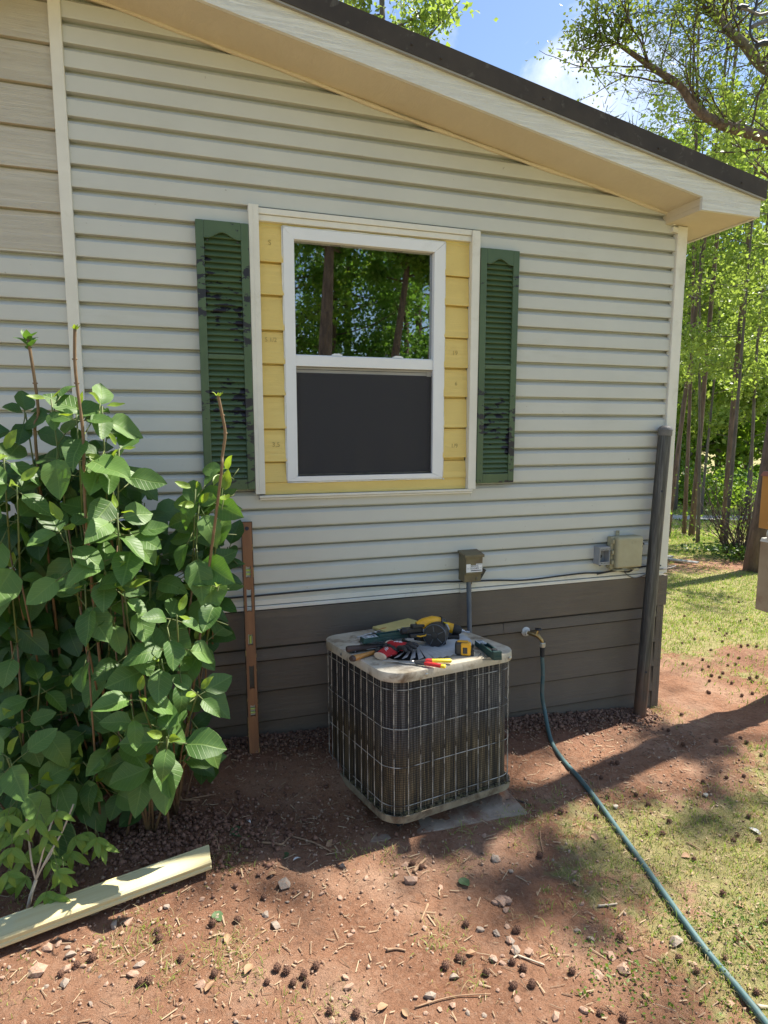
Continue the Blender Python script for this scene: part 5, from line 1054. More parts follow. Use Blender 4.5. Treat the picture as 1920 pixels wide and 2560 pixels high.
for (px, py) in leafpts:
    c = nd(px, py, y + br.uniform(-.05, .16)); c.z = max(c.z, gz(c.x, c.y) + .06)
    base = Vector((c.x + br.uniform(-.03, .03), c.y + .04, c.z + .05)); pet.tube([base, c], .0012, 5); a0 = br.uniform(-.5, .5)
    for k in (-1, 0, 1):
        a = a0 + k * .75; sz = br.uniform(.055, .085); d = Vector((math.sin(a), -.35, -math.cos(a) * .8 + .15)).normalized(); up = Vector((0, -.7, .7)); up = (up - d * up.dot(d)).normalized(); xx = d.cross(up)
        inst('leaflet', br.choice(NL), nan, NI @ Matrix(((xx.x * sz, d.x * sz, up.x * sz, c.x), (xx.y * sz, d.y * sz, up.y * sz, c.y), (xx.z * sz, d.z * sz, up.z * sz, c.z), (0, 0, 0, 1))))
tag(pet.build('leaf_stalks', 'cane_green', nan, smooth=True, M=NI), kind='stuff')
# wilted hydrangea twig lying at the right foot of the bush
p0 = gp((455, 2000), .02); p1 = on_y((390, 1890), p0.y + .06); wt_ = empty('wilted_branch', 'wilted hydrangea branch with drooping dark leaves at the foot of the bush', 'branch', T(*p0)); WI = T(-p0.x, -p0.y, -p0.z)
mb = MB(); mb.tube(spline([p0, p0.lerp(p1, .5) + Vector((0, 0, .01)), p1, on_y((330, 1800), p0.y + .14)], 5), .0045, 7)
for e in ((540, 1985), (500, 2000), (420, 1985)): mb.tube([p0, gp(e, .012)], .003, 6)
mb.build('stem', 'stick', wt_, smooth=True, M=WI)
for (px, py, sz) in ((515, 1900, .10), (520, 1925, .12), (530, 1935, .10), (505, 1930, .11), (480, 1890, .11), (525, 1880, .09)):
    c = on_y((px, py - 22), p0.y + .08); d = Vector((br.uniform(-.2, .2), br.uniform(-.2, .1), -1)).normalized(); up = Vector((br.uniform(-.5, .5), -1, .1)); up = (up - d * up.dot(d)).normalized(); xx = d.cross(up)
    inst('leaf', br.choice(HL), wt_, WI @ Matrix(((xx.x * sz, d.x * sz, up.x * sz, c.x), (xx.y * sz, d.y * sz, up.y * sz, c.y), (xx.z * sz, d.z * sz, up.z * sz, c.z), (0, 0, 0, 1))))
mb = MB(); a = on_y((500, 1860), p0.y + .08); mb.tube([p0 + Vector((.02, .02, 0)), a, on_y((520, 1850), p0.y + .08)], .003, 6); mb.build('stem', 'stick', wt_, smooth=True, M=WI)

# ------------------------------------------------------------------ stones, gum balls, sticks, leaves on the ground
def rock(seed):
    r = random.Random(seed); bm = bmesh.new(); bmesh.ops.create_icosphere(bm, subdivisions=1, radius=.5); ax_ = [Vector((r.gauss(0, 1), r.gauss(0, 1), r.gauss(0, 1))).normalized() for _ in range(5)]
    for v in bm.verts:
        d = v.co.normalized(); k = 1.0
        for a in ax_: k = min(k, .62 / max(.62, d.dot(a)) if d.dot(a) > .62 else 1)
        v.co = d * .5 * k * r.uniform(.86, 1.1); v.co.z *= .62; v.co.x *= 1.15
    me = bpy.data.meshes.new('stone'); bm.to_mesh(me); bm.free(); me.materials.append(MATS[('stone', 'stone_grey', 'stone', 'stone_grey', 'stone', 'stone')[seed % 6]]); return me
ROCK = [rock(i) for i in range(12)]; ROCKW = rock(31); ROCKW.materials[0] = MATS['stone_white']
stones = []
for (x, y, s) in ((395, 575, 60), (975, 560, 56), (945, 485, 28), (1360, 465, 42), (1412, 655, 46), (1362, 662, 30), (905, 710, 28), (350, 765, 42), (300, 720, 32), (1290, 785, 36), (1365, 800, 32), (1425, 835, 38), (1450, 880, 42), (1515, 890, 36), (1350, 920, 36), (1060, 1090, 48), (1168, 1000, 40), (670, 1005, 32), (690, 810, 24), (1165, 1135, 30), (685, 1050, 40), (1410, 695, 28), (1415, 770, 24), (1035, 780, 26), (1240, 640, 18), (730, 520, 20), (655, 490, 26), (1310, 350, 24), (1640, 1190, 40), (1465, 1110, 26), (1040, 1170, 20), (840, 960, 18), (560, 620, 20), (490, 625, 22), (530, 440, 18), (905, 525, 26), (1110, 590, 26), (610, 1210, 30), (800, 1160, 18)): stones.append((500 + .5425 * x, 1900 + .5425 * y, s * .5425))
for (x, y, s) in ((310, 810, 62), (455, 850, 66), (560, 830, 58), (735, 665, 60), (830, 640, 56), (900, 920, 60), (860, 980, 70), (245, 965, 100), (415, 1040, 70), (110, 590, 48), (272, 565, 66), (440, 800, 36), (380, 780, 40), (1040, 555, 34), (580, 945, 34), (435, 945, 60), (640, 760, 26), (790, 710, 34), (1080, 540, 40), (1260, 735, 28), (1160, 730, 28), (710, 860, 26), (1410, 610, 30), (540, 925, 40), (650, 990, 26), (1300, 1050, 50), (1440, 720, 36), (60, 930, 24), (690, 1040, 30), (180, 880, 22), (300, 1060, 30), (1280, 632, 22), (20, 1000, 34)): stones.append((.3858 * x, 2060 + .3858 * y, s * .3858))
for (x, y, s) in ((90, 1040, 52), (125, 1278, 74), (170, 1505, 46), (95, 1465, 40), (640, 1495, 46), (830, 1680, 66), (1040, 1430, 34), (1120, 1512, 84), (755, 1600, 44), (145, 1330, 28), (600, 1910, 46), (205, 1560, 50), (285, 1570, 44), (130, 1635, 36), (75, 1612, 46), (1225, 1640, 40), (1440, 1870, 46), (870, 1555, 38), (540, 1160, 26), (565, 970, 26), (615, 315, 28), (420, 1040, 22), (180, 1105, 34), (650, 1375, 20), (1240, 1680, 40), (680, 1700, 50), (560, 1450, 40), (210, 1840, 30), (1000, 1240, 22), (1630, 1960, 60)): stones.append((1200 + .434 * x, 1700 + .434 * y, s * .434))
for i in range(45): stones.append((br.uniform(0, 1500), br.uniform(2180, 2600), br.uniform(7, 14)))
sn = 0
for (px, py, spx) in stones:
    g = gp((px, py)); dep = (g - CAM).dot(FW); d = spx * dep / 1574.4 * 1.35
    if g.y > -.02: continue
    o = inst('stone', br.choice(ROCK)); o.matrix_world = T(g.x, g.y, g.z + d * .10) @ Euler((br.uniform(-.4, .4), br.uniform(-.4, .4), br.uniform(0, 6.28))).to_matrix().to_4x4() @ Matrix.Diagonal((d, d * br.uniform(.75, 1.05), d * br.uniform(.7, 1.1), 1))
    big = d > .045
    wh, gr = ('below the treated board', 'stones below the board') if px < 620 else (('on the turf by the hose', 'stones by the hose') if px > 1420 else ('before the air conditioner slab', 'stones before the slab'))
    tag(o, ('larger angular tan stone on red clay ' if big else 'small tan stone lying on red clay ') + wh, 'stone', ('larger ' if big else 'small ') + gr); sn += 1
for k, (x, y) in enumerate(((1300, 668), (782, 735))):
    g = gp((1200 + .434 * x, 1700 + .434 * y)); o = inst('stone', ROCKW); o.matrix_world = T(g.x, g.y, g.z + .008) @ Matrix.Diagonal((.036, .03, .036, 1)); tag(o, 'small whitish block of stone on the lawn right of the hose' , 'stone', 'whitish stones by the hose')
def spiky(seed):
    r = random.Random(seed); bm = bmesh.new(); bmesh.ops.create_icosphere(bm, subdivisions=2, radius=.40); v = [tuple(x.co) for x in bm.verts]; f = [tuple(a.index for a in p.verts) for p in bm.faces]; bm.free(); mb = MB(); mb.add(v, f)
    for i in range(46):
        k = (i + .5) / 46; th = math.acos(1 - 2 * k); ph = i * 2.39996 + seed; d = Vector((math.sin(th) * math.cos(ph), math.sin(th) * math.sin(ph), math.cos(th))); a = d.orthogonal().normalized(); b_ = d.cross(a); p = d * .37
        w_ = .075; mb.add([p + a * w_, p - a * w_ * .5 + b_ * w_ * .85, p - a * w_ * .5 - b_ * w_ * .85, d * r.uniform(.50, .58) + a * r.uniform(-.05, .05)], [(0, 1, 3), (1, 2, 3), (2, 0, 3)])
    me = mb.mesh('gum_ball'); me.materials.append(MATS['gum_ball']); return me
GB = [spiky(i) for i in range(3)]
balls = [(1200 + .434 * x, 1700 + .434 * y) for x, y in ((760, 487), (790, 487), (697, 570), (733, 680), (897, 668), (465, 768), (668, 797), (345, 1023), (960, 890), (1050, 895), (1090, 825), (1085, 297), (1160, 207), (1500, 340), (1535, 367), (1620, 438), (1420, 568), (1285, 595), (1520, 560), (1547, 795), (1460, 935), (1480, 900), (1608, 935), (1230, 1040), (1475, 1503), (1145, 1615), (805, 1497), (1410, 1610), (1590, 1810), (190, 1775), (300, 1770), (30, 1700), (215, 1450), (530, 1690), (690, 1930), (1650, 1400), (1250, 1690), (825, 1960), (1360, 358), (1170, 380), (968, 725), (1400, 1240))]
balls += [(500 + .5425 * x, 1900 + .5425 * y) for x, y in ((355, 970), (400, 980), (535, 960), (480, 1000), (430, 1035), (490, 1040), (295, 640), (55, 760), (170, 745), (70, 990), (600, 1165), (720, 1180), (1225, 765), (1215, 930), (1130, 960), (1320, 990), (1450, 1045), (1530, 1040), (1440, 940), (1490, 970), (1565, 445), (1450, 795), (1020, 500), (980, 485), (310, 1030), (1190, 920))]
balls += [(.3858 * x, 2060 + .3858 * y) for x, y in ((1020, 705), (1035, 755), (600, 880), (500, 925), (395, 985), (1380, 655), (1540, 635), (1175, 885), (915, 1040), (965, 1030), (1390, 985))]
balls += [(1700 + 200 * br.random(), 1420 + 330 * br.random()) for _ in range(46)]
for (px, py) in balls:
    g = gp((px, py)); d = br.uniform(.023, .031)
    if g.y > -.01 and g.x < 2.95: continue
    o = inst('gum_ball', br.choice(GB)); o.matrix_world = T(g.x, g.y, g.z + d * .36) @ Euler((br.uniform(0, 6), br.uniform(0, 6), 0)).to_matrix().to_4x4() @ Matrix.Diagonal((d, d, d, 1)); wh, gr = ('on the grass beyond the house corner', 'beyond the corner') if py < 1760 else (('on red clay below the treated board', 'below the board') if px < 620 else (('on the sparse turf by the hose', 'by the hose') if px > 1380 else ('on red clay before the air conditioner slab', 'before the slab')))
    tag(o, 'spiky dark brown seed ball ' + wh, 'seed ball', 'seed balls ' + gr)
def stick(pts, r, m, label, dz=.006):
    q = [gp(p, dz) for p in pts]; mb = MB(); qq = spline(q, 4); mb.tube(qq, [r * (1 - .35 * i / len(qq)) * br.uniform(.85, 1.1) for i in range(len(qq))], 7); tag(mb.build('stick', m, smooth=True), label, 'stick')
z5 = lambda *p: [(500 + .5425 * x, 1900 + .5425 * y) for x, y in p]; z6 = lambda *p: [(1200 + .434 * x, 1700 + .434 * y) for x, y in p]
stick(z5((285, 380), (340, 384), (378, 388), (400, 365), (425, 345)), .006, 'stick', 'brown broken stick bent at a sharp angle in front of the air conditioner')
stick(z5((425, 352), (510, 375), (560, 398), (605, 422)), .0045, 'stick', 'thin curved brown stick touching the broken bent stick')
stick(z5((45, 318), (75, 365), (88, 415)), .005, 'stick', 'short pale-tipped stick near the end of the treated board')
stick(z5((120, 265), (150, 215)), .004, 'stick', 'short straight stick lying beside the fallen dark green leaf')
stick(z5((985, 515), (1010, 485), (1040, 455)), .008, 'stick', 'thick short stick lying on tan stones before the slab')
stick(z5((1050, 665), (1035, 700), (1018, 740)), .006, 'stick', 'split bark-brown stick on clay right of centre')
stick(z5((860, 875), (905, 870), (948, 878)), .005, 'stick', 'straight weathered stick alone on bare clay')
stick(z5((990, 1140), (1100, 1105), (1200, 1085), (1340, 1078)), .0028, 'stick', 'long thin curved twig beside a rounded grey stone')
stick(z5((1420, 930), (1462, 900)), .004, 'stick_pale', 'short whitish twig meeting a longer one at a point')
stick(z5((1464, 900), (1520, 920), (1588, 945)), .004, 'stick_pale', 'longer whitish twig meeting a shorter one at a point')
stick(z6((345, 870), (350, 930), (366, 995)), .0028, 'stick', 'thin upright-looking twig between slab and hose')
stick(z6((680, 1300), (735, 1296), (790, 1288)), .005, 'stick_pale', 'pale straight stick lying left of the hose in grass')
stick(z6((1480, 1445), (1560, 1530), (1645, 1625)), .008, 'stick', 'thick brown stick in the grass right of the hose')
stick(z6((1190, 935), (1230, 955), (1272, 978)), .0035, 'stick', 'thin brown stick on the sparse lawn right of the hose')
stick(z6((150, 692), (210, 690), (295, 722)), .005, 'twig', 'dark curved twig lying against the slab corner')
stick(z6((1600, 1880), (1660, 1885)), .008, 'stick_pale', 'pale grey stick end poking under the hose')
FLM = [leaf_mesh('fallen_leaf', 'dead_leaf', .6, 6, .2, .1 * i, .02, .2 - .2 * i, 60 + i) for i in range(3)]; FGM = [leaf_mesh('fallen_leaf', 'fallen_green', .85, 6, .06, .08, .03, .05, 70 + i) for i in range(2)]; FWM = [leaf_mesh('fallen_leaf', 'litter_white', .4, 6, .3, .1, 0, .2, 80)]
def fallen(p, sz, ml, label, grp=None):
    g = gp(p, .008); o = inst('fallen_leaf', br.choice(ml)); o.matrix_world = T(*g) @ Euler((br.uniform(-.2, .2), br.uniform(-.2, .2), br.uniform(0, 6.28))).to_matrix().to_4x4() @ Matrix.Diagonal((sz, sz, sz, 1)); tag(o, label, 'leaf', grp)
fallen(z5((140, 335))[0], .085, FGM, 'round dark green leaf lying flat on damp clay'); fallen(z5((68, 700))[0], .05, FGM, 'yellow-green leaf on clay near the treated board'); fallen(z5((1200, 545))[0], .055, FGM, 'pale green leaf on the sunlit clay below the slab'); fallen(z5((410, 430))[0], .045, FGM, 'small green leaf fragment beside the thin curved stick')
fallen(z5((430, 462))[0], .04, FWM, 'white curled scrap beside the small green leaf'); fallen(z5((215, 275))[0], .035, FWM, 'white scrap near the round dark green leaf'); fallen(z6((1550, 850))[0], .07, FWM, 'torn white paper scrap on the lawn right of the hose')
for p in ((240, 940), (25, 1065), (620, 370), (960, 1180), (820, 1150), (1230, 890), (350, 520), (130, 800)): fallen(z5(p)[0], br.uniform(.03, .055), FLM, 'curled brown dead leaf on the red clay', 'dead leaves on the clay')
for p in ((870, 630), (640, 890), (1620, 600), (1520, 585), (540, 1160), (1210, 1010), (1460, 1280), (970, 1830)): fallen(z6(p)[0], br.uniform(.03, .05), FLM, 'curled brown dead leaf on the sparse lawn', 'dead leaves on the lawn')
print('leaves', len(LEAVES), 'stones', sn)

# ------------------------------------------------------------------ fine ground cover as stuff
def from_np(name, V, Fc, mname, cols=None, parent=None, smooth=False):
    me = bpy.data.meshes.new(name); V = np.asarray(V, np.float32); Fc = np.asarray(Fc, np.int32); k = Fc.shape[1]
    me.vertices.add(len(V)); me.vertices.foreach_set('co', V.reshape(-1)); me.loops.add(Fc.size); me.loops.foreach_set('vertex_index', Fc.reshape(-1))
    me.polygons.add(len(Fc)); me.polygons.foreach_set('loop_start', np.arange(0, Fc.size, k, dtype=np.int32)); me.polygons.foreach_set('loop_total', np.full(len(Fc), k, np.int32))
    me.update(calc_edges=True)
    if cols is not None:
        a = me.color_attributes.new('Col', 'FLOAT_COLOR', 'POINT'); c4 = np.concatenate([cols, np.ones((len(cols), 1))], 1).astype(np.float32); a.data.foreach_set('color', c4.reshape(-1))
    me.materials.append(MATS[mname]); o = inst(name, me, parent); return o
def rot_rand(n):
    q = rng.normal(size=(n, 4)); q /= np.linalg.norm(q, axis=1)[:, None]; w, x, y, z = q.T
    return np.stack([np.stack([1 - 2 * (y * y + z * z), 2 * (x * y - z * w), 2 * (x * z + y * w)], -1), np.stack([2 * (x * y + z * w), 1 - 2 * (x * x + z * z), 2 * (y * z - x * w)], -1), np.stack([2 * (x * z - y * w), 2 * (y * z + x * w), 1 - 2 * (x * x + y * y)], -1)], 1)
OCT = np.array([(1, 0, 0), (-1, 0, 0), (0, 1, 0), (0, -1, 0), (0, 0, 1), (0, 0, -1)], float); OCF = np.array([(0, 2, 4), (2, 1, 4), (1, 3, 4), (3, 0, 4), (2, 0, 5), (1, 2, 5), (3, 1, 5), (0, 3, 5)])
def lumps(name, x, y, s, c0, c1, lift=.2, sq=(1, 1, 1)):
    n = len(x); j = OCT[None] * (1 + rng.uniform(-.45, .45, (n, 6, 1))) * np.array(sq)
    V = np.einsum('nij,nkj->nki', rot_rand(n), j) * s[:, None, None] * .5 + np.stack([x, y, gz_arr(x, y) + s * lift], -1)[:, None]
    Fc = OCF[None] + (np.arange(n) * 6)[:, None, None]; t = rng.random((n, 1)); c = np.array(c0) * (1 - t) + np.array(c1) * t
    return tag(from_np(name, V.reshape(-1, 3), Fc.reshape(-1, 3), 'debris', np.repeat(c, 6, 0)), kind='stuff')
def keep(x, y):   # not under the unit or behind the wall
    return (y < -.005) | (x > 2.95)
n = 26000; x = rng.uniform(-1.7, 2.8, n); y = -rng.random(n) ** 1.0 * 2.5; k = (fbm(x * 2, y * 2, 3) + rng.uniform(-.2, .2, n) > -.02) & keep(x, y); x, y = x[k], y[k]
lumps('pebbles', x, y, .003 + .014 * rng.random(len(x)) ** 4, (.22, .12, .075), (.46, .33, .24))
n = 5200; x = rng.uniform(-1.3, 2.75, n); y = -np.abs(rng.normal(0, .11, n)) - .012; k = (y > -.34) & ~((x > .5) & (x < 1.3) & (y < -.12)); x, y = x[k], y[k]
lumps('dirt_clods', x, y, .008 + .022 * rng.random(len(x)) ** 2, (.10, .055, .038), (.27, .16, .11), .3)
n = 2600; x = rng.normal(-.30, .30, n); y = rng.normal(-.70, .14, n); k = y < -.02; x, y = x[k], y[k]
lumps('dirt_clods', x, y, .006 + .024 * rng.random(len(x)) ** 3, (.11, .055, .036), (.26, .14, .095), .3)
# bark and twig slivers
n = 5200; x = rng.uniform(-1.6, 3.2, n); y = -rng.random(n) * 2.6; k = keep(x, y); x, y = x[k], y[k]; n = len(x); L_ = .012 + .05 * rng.random(n) ** 3; a = rng.uniform(0, 6.28, n)
d = np.stack([np.cos(a), np.sin(a), rng.normal(0, .12, n)], -1); s_ = np.stack([-np.sin(a), np.cos(a), 0 * a], -1) * (.0008 + .0022 * rng.random(n) ** 2)[:, None]; p = np.stack([x, y, gz_arr(x, y) + .005], -1); u = np.array([0, 0, .0022])
V = np.stack([p - d * L_[:, None] / 2 - s_, p - d * L_[:, None] / 2 + s_, p + d * L_[:, None] / 2 + s_, p + d * L_[:, None] / 2 - s_, p - d * L_[:, None] / 2 + u, p + d * L_[:, None] / 2 + u], 1)
Fc = np.array([(0, 3, 5), (0, 5, 4), (1, 4, 5), (1, 5, 2)])[None] + (np.arange(n) * 6)[:, None, None]; t = rng.random((n, 1)); c = np.array((.16, .09, .055)) * (1 - t) + np.array((.48, .36, .23)) * t
tag(from_np('bark_slivers', V.reshape(-1, 3), Fc.reshape(-1, 3), 'debris', np.repeat(c, 6, 0)), kind='stuff')
# grass blades
def blades(name, x, y, h, w, straw, lean=.6):
    n = len(x); a = rng.uniform(0, 6.28, n); b = rng.uniform(0, 6.28, n); z = gz_arr(x, y) - .004; p = np.stack([x, y, z], -1)
    sd = np.stack([np.cos(a), np.sin(a), 0 * a], -1) * w[:, None]; ln = np.stack([np.cos(b), np.sin(b), 0 * b], -1) * (h * rng.uniform(.2, lean * 2, n))[:, None]; up = np.array([0, 0, 1.0])
    m_ = p + ln * .3 + up * (h * .62)[:, None]; t_ = p + ln + up * (h * rng.uniform(.55, 1.0, n))[:, None]
    V = np.stack([p - sd, p + sd, m_ + sd * .75, m_ - sd * .75, t_], 1)
    i0 = (np.arange(n) * 5)[:, None, None]; Fc = np.array([(0, 1, 2), (0, 2, 3), (3, 2, 4)])[None] + i0
    g = np.array((.17, .27, .04)) + rng.random((n, 1)) * np.array((.16, .16, .04)); st = np.array((.38, .31, .17)) + rng.random((n, 1)) * np.array((.14, .11, .07)); k = (rng.random((n, 1)) < straw[:, None]).astype(float)
    c = g * (1 - k) + st * k
    return tag(from_np(name, V.reshape(-1, 3), Fc.reshape(-1, 3), 'grass', np.repeat(c, 5, 0)), kind='stuff')
def clump(x, y, per, spread):
    return np.repeat(x, per) + rng.normal(0, spread, len(x) * per), np.repeat(y, per) + rng.normal(0, spread, len(y) * per)
n = 26000; x = rng.uniform(.6, 4.6, n); y = rng.uniform(-2.9, -.2, n); g = grassy_arr(x, y); k = rng.random(n) < np.clip((g - .12) * 1.5, 0, 1) ** 1.3; x, y = clump(x[k], y[k], 5, .014)
blades('sparse_grass', x, y, .014 + .030 * rng.random(len(x)) ** 1.5, .0011 + .0011 * rng.random(len(x)), np.full(len(x), .55))
# green tufts among the clay
tc_ = [(x * .3858, 2060 + y * .3858) for x, y in ((980, 580), (1070, 690), (780, 780), (680, 870), (1110, 920), (1480, 760), (1060, 1040), (110, 1040), (1480, 220), (80, 560), (1440, 900), (900, 760))] + z5((150, 850), (120, 900), (180, 1010), (430, 1140), (640, 1150), (130, 460), (700, 415), (1150, 835), (1250, 1015), (1430, 300), (1220, 330), (1540, 265), (880, 430), (1170, 480), (1090, 830)) + z6((970, 150), (1040, 190), (1120, 240), (1210, 205), (180, 840), (290, 800), (1000, 130), (1070, 165))
X_ = []; Y_ = []
for p in tc_:
    g = gp(p); m_ = 60; X_ += list(g.x + rng.normal(0, .055, m_)); Y_ += list(g.y + rng.normal(0, .05, m_))
x, y = np.array(X_), np.array(Y_); k = keep(x, y); x, y = x[k], y[k]; blades('grass_tufts', x, y, .010 + .024 * rng.random(len(x)), .0010 + .001 * rng.random(len(x)), np.full(len(x), .45), 1.0)
n = 90000; x = rng.uniform(2.95, 11, n); y = rng.uniform(-1.2, 11, n); g = grassy_arr(x, y); k = (rng.random(n) < np.clip(g * 1.1, 0, 1)) & ((x > 2.95)); x, y = clump(x[k], y[k], 3, .03)
blades('lawn_grass', x, y, .018 + .028 * rng.random(len(x)), .0022 + .0022 * rng.random(len(x)), np.full(len(x), .25))
n = 42000; x = rng.uniform(3.2, 26, n); y = rng.uniform(7, 28, n); g = grassy_arr(x, y); k = (rng.random(n) < g) & (np.abs(y - (12.9 - .15 * (x - 8))) > .8); x, y = clump(x[k], y[k], 2, .06)
blades('far_lawn_grass', x, y, .05 + .08 * rng.random(len(x)), .008 + .008 * rng.random(len(x)), np.full(len(x), .25))
# broad weeds
def flatleaves(name, cx, cy, z0, z1, spread, n, size, mname, parent=None, upb=1.0):
    x = cx + rng.normal(0, spread[0], n); y = cy + rng.normal(0, spread[1], n); z = gz_arr(x, y) + rng.uniform(z0, z1, n); return leafcloud(name, np.stack([x, y, z], -1), size, mname, parent, upb)
def leafcloud(name, P, size, mname, parent=None, upb=.8, inv=None):
    n = len(P); nrm = rng.normal(size=(n, 3)); nrm[:, 2] += upb; nrm /= np.linalg.norm(nrm, axis=1)[:, None]; d = rng.normal(size=(n, 3)); d -= nrm * (d * nrm).sum(1)[:, None]; d /= np.linalg.norm(d, axis=1)[:, None]; s_ = np.cross(nrm, d)
    L = (size * rng.uniform(.6, 1.3, n))[:, None]; W = L * rng.uniform(.28, .42, (n, 1)); fo = nrm * L * .12
    V = np.stack([P - d * L * .5, P + s_ * W + fo, P + d * L * .5 - fo, P - s_ * W + fo], 1)
    if inv is not None: V = V - np.array(inv)
    i0 = (np.arange(n) * 4)[:, None, None]; Fc = np.array([(0, 1, 2), (0, 2, 3)])[None] + i0
    return from_np(name, V.reshape(-1, 3), Fc.reshape(-1, 3), mname, None, parent)
for (p, n, sp) in (((1840, 2330), 160, .10), ((1870, 2300), 90, .07), ((1480, 2390), 60, .08), ((1560, 2420), 60, .08), ((1900, 2390), 80, .08), ((1500, 2500), 70, .1), ((1620, 2470), 80, .1), ((1800, 2500), 90, .12), ((1680, 2300), 60, .08)):
    g = gp(p); tag(flatleaves('broadleaf_weeds', g.x, g.y, .006, .03, (sp, sp * .8), n, .013, 'weed_leaf'), kind='stuff')
for (p, sp, n, h) in (((1885, 1400), (.4, .3), 900, .25), ((1830, 1378), (.5, .2), 500, .10)):
    g = gp(p); tag(flatleaves('groundcover', g.x, g.y, .02, h, sp, n, .07, 'groundcover_leaf'), kind='stuff')

# ------------------------------------------------------------------ trees
def limb(p, d, L, r0, r1, seed, wob=.12, n=7, up=.0):
    r = random.Random(seed); q = [Vector(p)]; d = Vector(d).normalized()
    for i in range(n):
        d = (d + Vector((r.uniform(-wob, wob), r.uniform(-wob, wob), r.uniform(-wob, wob) + up))).normalized(); q.append(q[-1] + d * L / n)
    return q, [r0 + (r1 - r0) * i / n for i in range(n + 1)]
def tree(name, label, base, H, r, crown0, crad, nl, lsize, mleaf, mbark, seed, lean=(0, 0), group=None, cat='tree', dens=1.0, needles=False, nlimb=16, clr=.5, kids=3, leafn=None, off=(0, 0)):
    R_ = random.Random(seed); b = Vector((base[0], base[1], gz(base[0], base[1]))); t = empty(name, label, cat, T(*b), group)
    mb = MB(); tq = [Vector((lean[0] * u + .06 * math.sin(u * 5 + seed) * H / 12, lean[1] * u + .05 * math.sin(u * 4 + seed * 2) * H / 12, H * u - (.25 if u == 0 else 0))) for u in [i / 10 for i in range(11)]]
    mb.tube(tq, [r * (1.35 if i == 0 else 1 - .78 * (i / 10) ** 1.1) for i in range(11)], 12); mb.build('trunk', mbark, t, smooth=True)
    lm = MB(); tips = []
    for i in range(nlimb):
        u = crown0 + (1 - crown0) * (i + R_.random() * .7) / nlimb; k = min(9, int(u * 10)); p = tq[k].lerp(tq[k + 1], u * 10 - k); a = i * 2.39996 + seed + R_.uniform(-.4, .4)
        taper = math.sin(math.pi * min(1, max(.10, (1.02 - u) / (1.02 - crown0) * .9 + .08))) if not needles else max(.15, 1.05 - (u - crown0) / (1 - crown0))
        L = crad * (.55 + .5 * R_.random()) * (.45 + .6 * taper); d = Vector((math.cos(a), math.sin(a), R_.uniform(.0, .55) if not needles else R_.uniform(-.1, .25)))
        d += Vector((off[0], off[1], 0)) * .5
        q, rr = limb(p, d, L, r * .32 * (1.15 - u * .7), r * .05, seed * 31 + i, .16, 7, .03); lm.tube(q, rr, 6); 
        for j in (3, 4, 5, 6, 7): tips.append((q[j], .16 * L + .12))
        for c in range(kids):
            j = R_.randint(2, 6); d2 = (q[j + 1] - q[j]).normalized() + Vector((R_.uniform(-1, 1), R_.uniform(-1, 1), R_.uniform(-.35, .5))); q2, r2 = limb(q[j], d2, L * R_.uniform(.35, .6), rr[j] * .55, .006, seed * 77 + i * 5 + c, .2, 5); lm.tube(q2, r2, 5); 
            for jj in (2, 3, 4, 5): tips.append((q2[jj], .10 * L + .10))
    tag(lm.build('limbs', 'twig' if mbark != 'bark_grey' else mbark, t, smooth=True), kind='stuff')
    ci = rng.integers(0, len(tips), nl); C_ = np.array([tips[i][0][:] for i in range(len(tips))])[ci]; S_ = np.array([tips[i][1] for i in range(len(tips))])[ci]
    # clumpy: some tips leafy, others bare
    wgt = np.array([R_.random() < dens for _ in tips])[ci]; C_ = C_[wgt]; S_ = S_[wgt]
    P = C_ + rng.normal(size=C_.shape) * (S_ * clr)[:, None]
    if needles:
        d = rng.normal(size=P.shape); d /= np.linalg.norm(d, axis=1)[:, None]; s_ = np.cross(d, rng.normal(size=P.shape)); s_ /= np.linalg.norm(s_, axis=1)[:, None]
        V = np.stack([P - s_ * lsize * .035, P + s_ * lsize * .035, P + d * lsize], 1); Fc = np.arange(len(P) * 3).reshape(-1, 3); o = from_np('crown', V.reshape(-1, 3), Fc, mleaf, None, t)
    else: o = leafcloud('crown', P, lsize, mleaf, t, .6)
    return t
def at_(px, depth):                      # ground position on a sight line at a given forward distance
    d = ray((px, 1068)); return (CAM.x + d.x * depth, CAM.y + d.y * depth)
# pines standing on the lawn right of the house
for i, (px, dep, H, r, ln, lab) in enumerate(((1684, 13.4, 17, .050, (1.5, .2), 'slim pine trunk leaning right, first beside the house corner'), (1721, 14.0, 18, .042, (-.35, .3), 'slim pine trunk, darker one of a close pair sharing a base'), (1734, 13.7, 18, .055, (1.25, .2), 'thicker pine trunk leaning right, of a close pair sharing a base'), (1838, 12.8, 18, .064, (.75, .3), 'pine trunk behind the bare twiggy shrub'))):
    b = at_(px, dep); tree('pine_tree', lab, b, H, r, .42, 2.0, 5200, .26, 'needles', 'bark_pine', 101 + i, ln, 'pines on the lawn', 'tree', .75, True, 20, .55)
